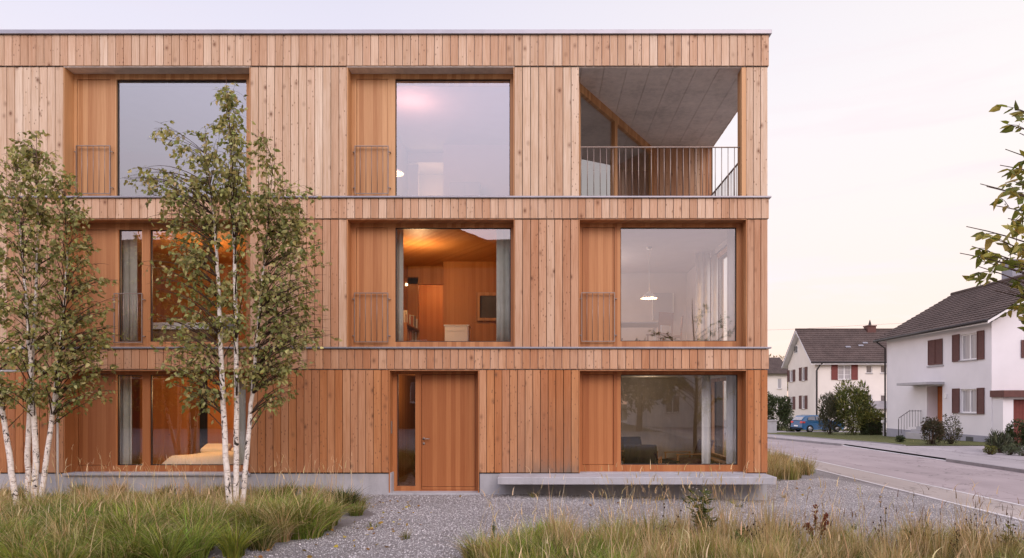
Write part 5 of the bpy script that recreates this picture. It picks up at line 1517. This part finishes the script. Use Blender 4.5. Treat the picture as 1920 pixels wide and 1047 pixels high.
def stalks(bed, poly, n, h, cols=STRAW, head=True, width=.0022):
    c = scatter(poly, n); b = np.zeros((n, 3)); b[:, :2] = c; b[:, 2] = zgv(c[:, 0], c[:, 1])
    az = NR.uniform(0, 2 * PI, n); L = h * NR.uniform(.6, 1.15, n); le = NR.uniform(.05, .45, n); col = pick(cols, n, .15)
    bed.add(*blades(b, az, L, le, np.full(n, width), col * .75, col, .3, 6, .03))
    if head:
        t = 1.0; tip = b + L[:, None] * (np.stack([np.cos(az), np.sin(az), np.zeros(n)], 1) * (le * .86)[:, None] + np.array([0, 0, 1.0]) * (.93 - .3 * le * .8)[:, None])
        bed.add(*blades(tip, az, NR.uniform(.07, .16, n), NR.uniform(.2, .9, n), NR.uniform(.003, .006, n), col, col * 1.15, .3, 4, .05))


LEFT = [(-10.6, -.12), (-3.55, -.15), (-3.2, -.9), (-2.75, -2.2), (-2.85, -3.2), (-3.0, -4.1), (-3.35, -4.9), (-4.1, -5.4), (-4.6, -6.6), (-8, -6.6), (-10.6, -4.2)]
bed = Bed()
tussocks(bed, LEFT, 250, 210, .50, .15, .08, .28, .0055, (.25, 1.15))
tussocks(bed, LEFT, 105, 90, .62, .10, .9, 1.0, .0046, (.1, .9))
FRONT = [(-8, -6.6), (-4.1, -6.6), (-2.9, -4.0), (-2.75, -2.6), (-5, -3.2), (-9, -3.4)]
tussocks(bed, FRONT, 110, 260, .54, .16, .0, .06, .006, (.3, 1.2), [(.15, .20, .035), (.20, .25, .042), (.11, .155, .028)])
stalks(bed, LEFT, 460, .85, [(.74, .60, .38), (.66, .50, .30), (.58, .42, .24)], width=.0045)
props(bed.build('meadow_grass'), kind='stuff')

RIGHT = [(-.75, -5.5), (-.2, -4.55), (.6, -4.25), (2, -4.15), (3.3, -4.3), (5, -4.3), (7.4, -4.7), (7.4, -8.9), (-.1, -8.9), (-.6, -7.2)]
bed = Bed()
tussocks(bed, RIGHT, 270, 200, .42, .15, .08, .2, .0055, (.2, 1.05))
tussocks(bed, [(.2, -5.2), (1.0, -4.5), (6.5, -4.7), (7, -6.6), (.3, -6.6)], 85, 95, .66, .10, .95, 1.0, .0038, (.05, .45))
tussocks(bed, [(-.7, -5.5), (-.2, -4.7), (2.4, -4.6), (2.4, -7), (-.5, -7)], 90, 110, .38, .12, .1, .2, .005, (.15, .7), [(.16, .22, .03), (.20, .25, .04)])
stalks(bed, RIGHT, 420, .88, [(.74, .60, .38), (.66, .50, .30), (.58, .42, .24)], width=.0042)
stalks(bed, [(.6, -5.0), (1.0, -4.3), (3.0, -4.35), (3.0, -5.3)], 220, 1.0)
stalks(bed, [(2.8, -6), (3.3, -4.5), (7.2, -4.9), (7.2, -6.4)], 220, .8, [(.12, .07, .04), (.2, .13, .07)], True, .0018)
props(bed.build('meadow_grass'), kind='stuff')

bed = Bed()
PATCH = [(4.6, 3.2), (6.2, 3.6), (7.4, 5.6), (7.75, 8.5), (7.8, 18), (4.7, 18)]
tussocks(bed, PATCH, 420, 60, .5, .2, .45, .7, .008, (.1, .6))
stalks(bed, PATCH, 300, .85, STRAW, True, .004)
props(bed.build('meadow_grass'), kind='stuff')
bed = Bed()       # stray tufts coming up through the gravel
for pts in ([PX(1385, -1.0), -1.0], [PX(1375, -.6), -.6], [PX(1470, .4), .4], [PX(1545, -2), -2], [PX(760, -4.3), -4.3], [PX(1000, -.4), -.4], [PX(700, -3.4), -3.4], [PX(1240, -.35), -.35], [PX(1180, -3.3), -3.3], [PX(1600, -3), -3]):
    tussocks(bed, None, 1, 34, .16, .07, .2, .3, .004, (.3, 1.1), GREEN, [pts])
props(bed.build('stray_grass'), kind='stuff')
# short rough grass on the lawns across the road
bed = Bed()
for poly, n in (([(15.98, 16.7), (21.3, 16.7), (21.3, 29), (24, 39), (15.98, 39)], 1500),):
    tussocks(bed, poly, n, 26, .13, .22, .15, .2, .012, (.1, .8), [(.14, .15, .045), (.11, .125, .038)])
props(bed.build('lawn_grass'), kind='stuff')


# ------------------------------------------------------------------ plants that stand out of the meadow
def sedge():
    x, y = PX(645, -1.9), -1.9; t = thing('sedge_tussock', (x, y, 0), 'dense dark green sedge tussock at the right tip of the meadow bed by the gravel', 'plant')
    b = Bed(); tussocks(b, None, 1, 900, .62, .26, 0, .05, .006, (.3, 1.15), [(.05, .085, .02), (.07, .11, .025)], [(x, y)])
    tussocks(b, None, 1, 500, .5, .2, 0, .1, .006, (.3, 1.15), [(.06, .095, .02), (.09, .13, .03)], [(x - .35, y + .15)]); b.build('blade_tuft', t)
    mb = MB(); mb.lathe([(.2, -.02), (.16, .06), (0, .1)], x, y, 0, 10); mb.build('root_crown', MT['soil'], t)


sedge()


def weed(px, y, h, label, cols, side=9, leafsz=(.05, .11), cat='plant', name='meadow_weed', head=None, wid=.35):
    x = PX(px, y); z = zg(x, y); t = thing(name, (x, y, z), label, cat)
    mb = MB(); LP, LD = [], []
    hd = MB()
    for s in range(side):
        a = R.uniform(0, 2 * PI); hh = h * (1 if s == 0 else R.uniform(.45, .9)); sp = (0 if s == 0 else R.uniform(.08, .3)) * h
        top = np.array((x + sp * math.cos(a), y + sp * math.sin(a), z + hh)); b = np.array((x + R.uniform(-.02, .02), y, z)); path = bez(b, (b + top) / 2 + np.array([0, 0, .1 * h]) - np.array([sp * .2 * math.cos(a), sp * .2 * math.sin(a), 0]), top, 9)
        mb.tube(path, list(np.linspace(.006, .002, 9)), 5)
        for k in range(10):
            u = R.uniform(.15, .92); LP.append(path[int(u * 8)]); LD.append(NR.normal(size=3) * np.array([1, 1, .3]) + np.array([0, 0, .45]))
        if head:
            for k in range(head[1]):
                q = path[8 - (k % 3)] + NR.normal(0, .012, 3); r = head[2]; hd.lathe([(0, -r), (r * .7, -r * .4), (r * .8, .3 * r), (0, r * 1.2)], *q, 6)
    LP, LD = np.array(LP), np.array(LD); n = len(LP)
    mb.build('stem', MT['weedstem'], t); leaves('foliage', LP, LD, NR.uniform(*leafsz, n), pick(cols, n, .2), MT['leaf'], t, wid)
    if head: hd.build('seed_head', MT[head[0]], t)
    return t


MT['weedstem'] = simple('green_stem', (.10, .11, .04), .7, .2, .2)
MT['seedbrown'] = simple('brown_seed_head', (.06, .032, .02), .9, .1, .2)
MT['seedred'] = simple('rust_red_seed_head', (.16, .045, .022), .9, .1, .2)
MT['petal'] = simple('white_petal', (.75, .72, .70), .8, .1, .05)
weed(1318, -4.75, .92, 'tall leafy green weed standing out of the straw grass before the bench', [(.07, .10, .026), (.10, .13, .035), (.055, .08, .022)], 22, (.08, .15), head=('petal', 2, .007))
weed(1530, -5.0, .62, 'rust red dried dock with drooping seed spikes in the meadow grass', [(.17, .07, .035), (.12, .05, .028)], 10, (.04, .08), head=('seedred', 22, .013))
weed(1735, -4.9, .55, 'broad leaved green weed among the brown seed heads near the road', [(.11, .13, .03), (.08, .10, .025)], 5, (.07, .12))
weed(1712, -5.05, .5, 'leafy yellow green weed in the meadow left of the broad leaved weed', [(.15, .17, .04), (.12, .14, .035)], 8, (.05, .10))
weed(1895, -4.9, .5, 'leafy green weed near the road end of the right meadow', [(.10, .13, .035), (.13, .15, .04)], 9, (.06, .11))
weed(1380, -5.2, .48, 'bushy green weed just right of the tall weed before the bench', [(.09, .12, .03), (.12, .14, .04)], 11, (.05, .10))
weed(925, -4.7, .36, 'small green weed growing in the gravel at the left end of the straw meadow', [(.09, .11, .035), (.12, .13, .045)], 5, (.03, .06))
for i, (px, y) in enumerate(((1415, -5.2), (1830, -5.1), (1790, -5.5), (1890, -5.3), (1660, -5.2), (1245, -5.4))):
    weed(px, y, R.uniform(.5, .68), ['bare stemmed plant with dark seed heads right of the bench end', 'bare stemmed plant with dark seed heads close to the road kerb', 'branching plant with dark round seed heads beside the broad leaved weed',
         'dark headed dry plant at the right end of the meadow', 'dry plant with small dark heads in the middle of the right meadow', 'dry plant with small dark heads left of the tall green weed'][i], [(.12, .10, .05)], 6, (.02, .04), name='seed_plant', head=('seedbrown', 3, .012)).__setitem__('group', 'dry plants with dark seed heads')

# ------------------------------------------------------------------ loose crushed stone on the drive
OCT = np.array([(1, 0, 0), (0, 1, 0), (-1, 0, 0), (0, -1, 0), (0, 0, 1), (0, 0, -1)], float)
OF = np.array([(0, 1, 4), (1, 2, 4), (2, 3, 4), (3, 0, 4), (1, 0, 5), (2, 1, 5), (3, 2, 5), (0, 3, 5)])
GR = [(-3.9, .02), (-3.3, -1.2), (-2.6, -2.3), (-2.8, -3.4), (-3.2, -4.6), (-4.0, -5.3), (-3.9, -5.6), (0, -5.6), (0, -4.4), (8.0, -4.4), (8.0, 1.5), (7.4, 4.5), (4.6, 2.5), (4.42, .02)]


def stones(n, s0, s1, poly):
    c = scatter(poly, n); s = NR.uniform(s0, s1, n) * NR.choice([.7, 1, 1, 1.35], n)
    V = OCT[None] * NR.uniform(.55, 1.25, (n, 6, 1)) * np.array([1, .75, .5]); an = NR.uniform(0, 2 * PI, n); ti = NR.normal(0, .35, n)
    ca, sa = np.cos(an)[:, None], np.sin(an)[:, None]; ct, st = np.cos(ti)[:, None], np.sin(ti)[:, None]
    x, y, z = V[..., 0], V[..., 1], V[..., 2]; y, z = y * ct - z * st, y * st + z * ct; x, y = x * ca - y * sa, x * sa + y * ca
    Q = np.stack([x, y, z], -1) * s[:, None, None]; Q[..., 0] += c[:, :1]; Q[..., 1] += c[:, 1:]; Q[..., 2] += (zgv(c[:, 0], c[:, 1]) + s * .25)[:, None]
    g = NR.uniform(.30, .74, n) * (.9 + .14 * np.sin(c[:, 0] * 1.3 + 2 * np.sin(c[:, 1] * .9)) * np.sin(c[:, 1] * 2.1)); g[NR.random(n) < .09] = .82
    C = np.stack([g * 1.0, g * .955, g * .95], 1) * NR.uniform(.93, 1.07, (n, 1))
    return Q.reshape(-1, 3), (OF[None] + (np.arange(n) * 6)[:, None, None]).reshape(-1, 3), np.repeat(C, 6, 0)


A = stones(105000, .006, .012, GR); B = stones(8000, .010, .018, GR)
props(np_mesh('loose_stones', np.concatenate([A[0], B[0]]), np.concatenate([A[1], B[1] + len(A[0])]), np.concatenate([A[2], B[2]]), MT['stone']), kind='stuff')

# a few fallen birch leaves on the gravel by the meadow bed
c = scatter([(-3.3, -.6), (-2.2, -1.0), (-1.6, -3.5), (-2.2, -5.4), (-3.9, -5.5), (-2.9, -3.8), (-2.6, -2.2)], 70); n = len(c)
c = np.concatenate([c, scatter(GR, 50)]); n = len(c)
pos = np.stack([c[:, 0], c[:, 1], zgv(c[:, 0], c[:, 1]) + .018], 1); d = NR.normal(size=(n, 3)) * np.array([1, 1, .12])
props(leaves('fallen_leaves', pos, d, NR.uniform(.04, .075, n), pick([(.45, .30, .05), (.35, .22, .06), (.28, .15, .05), (.5, .38, .1)], n, .2), MT['leaf'], None, .9), kind='stuff')
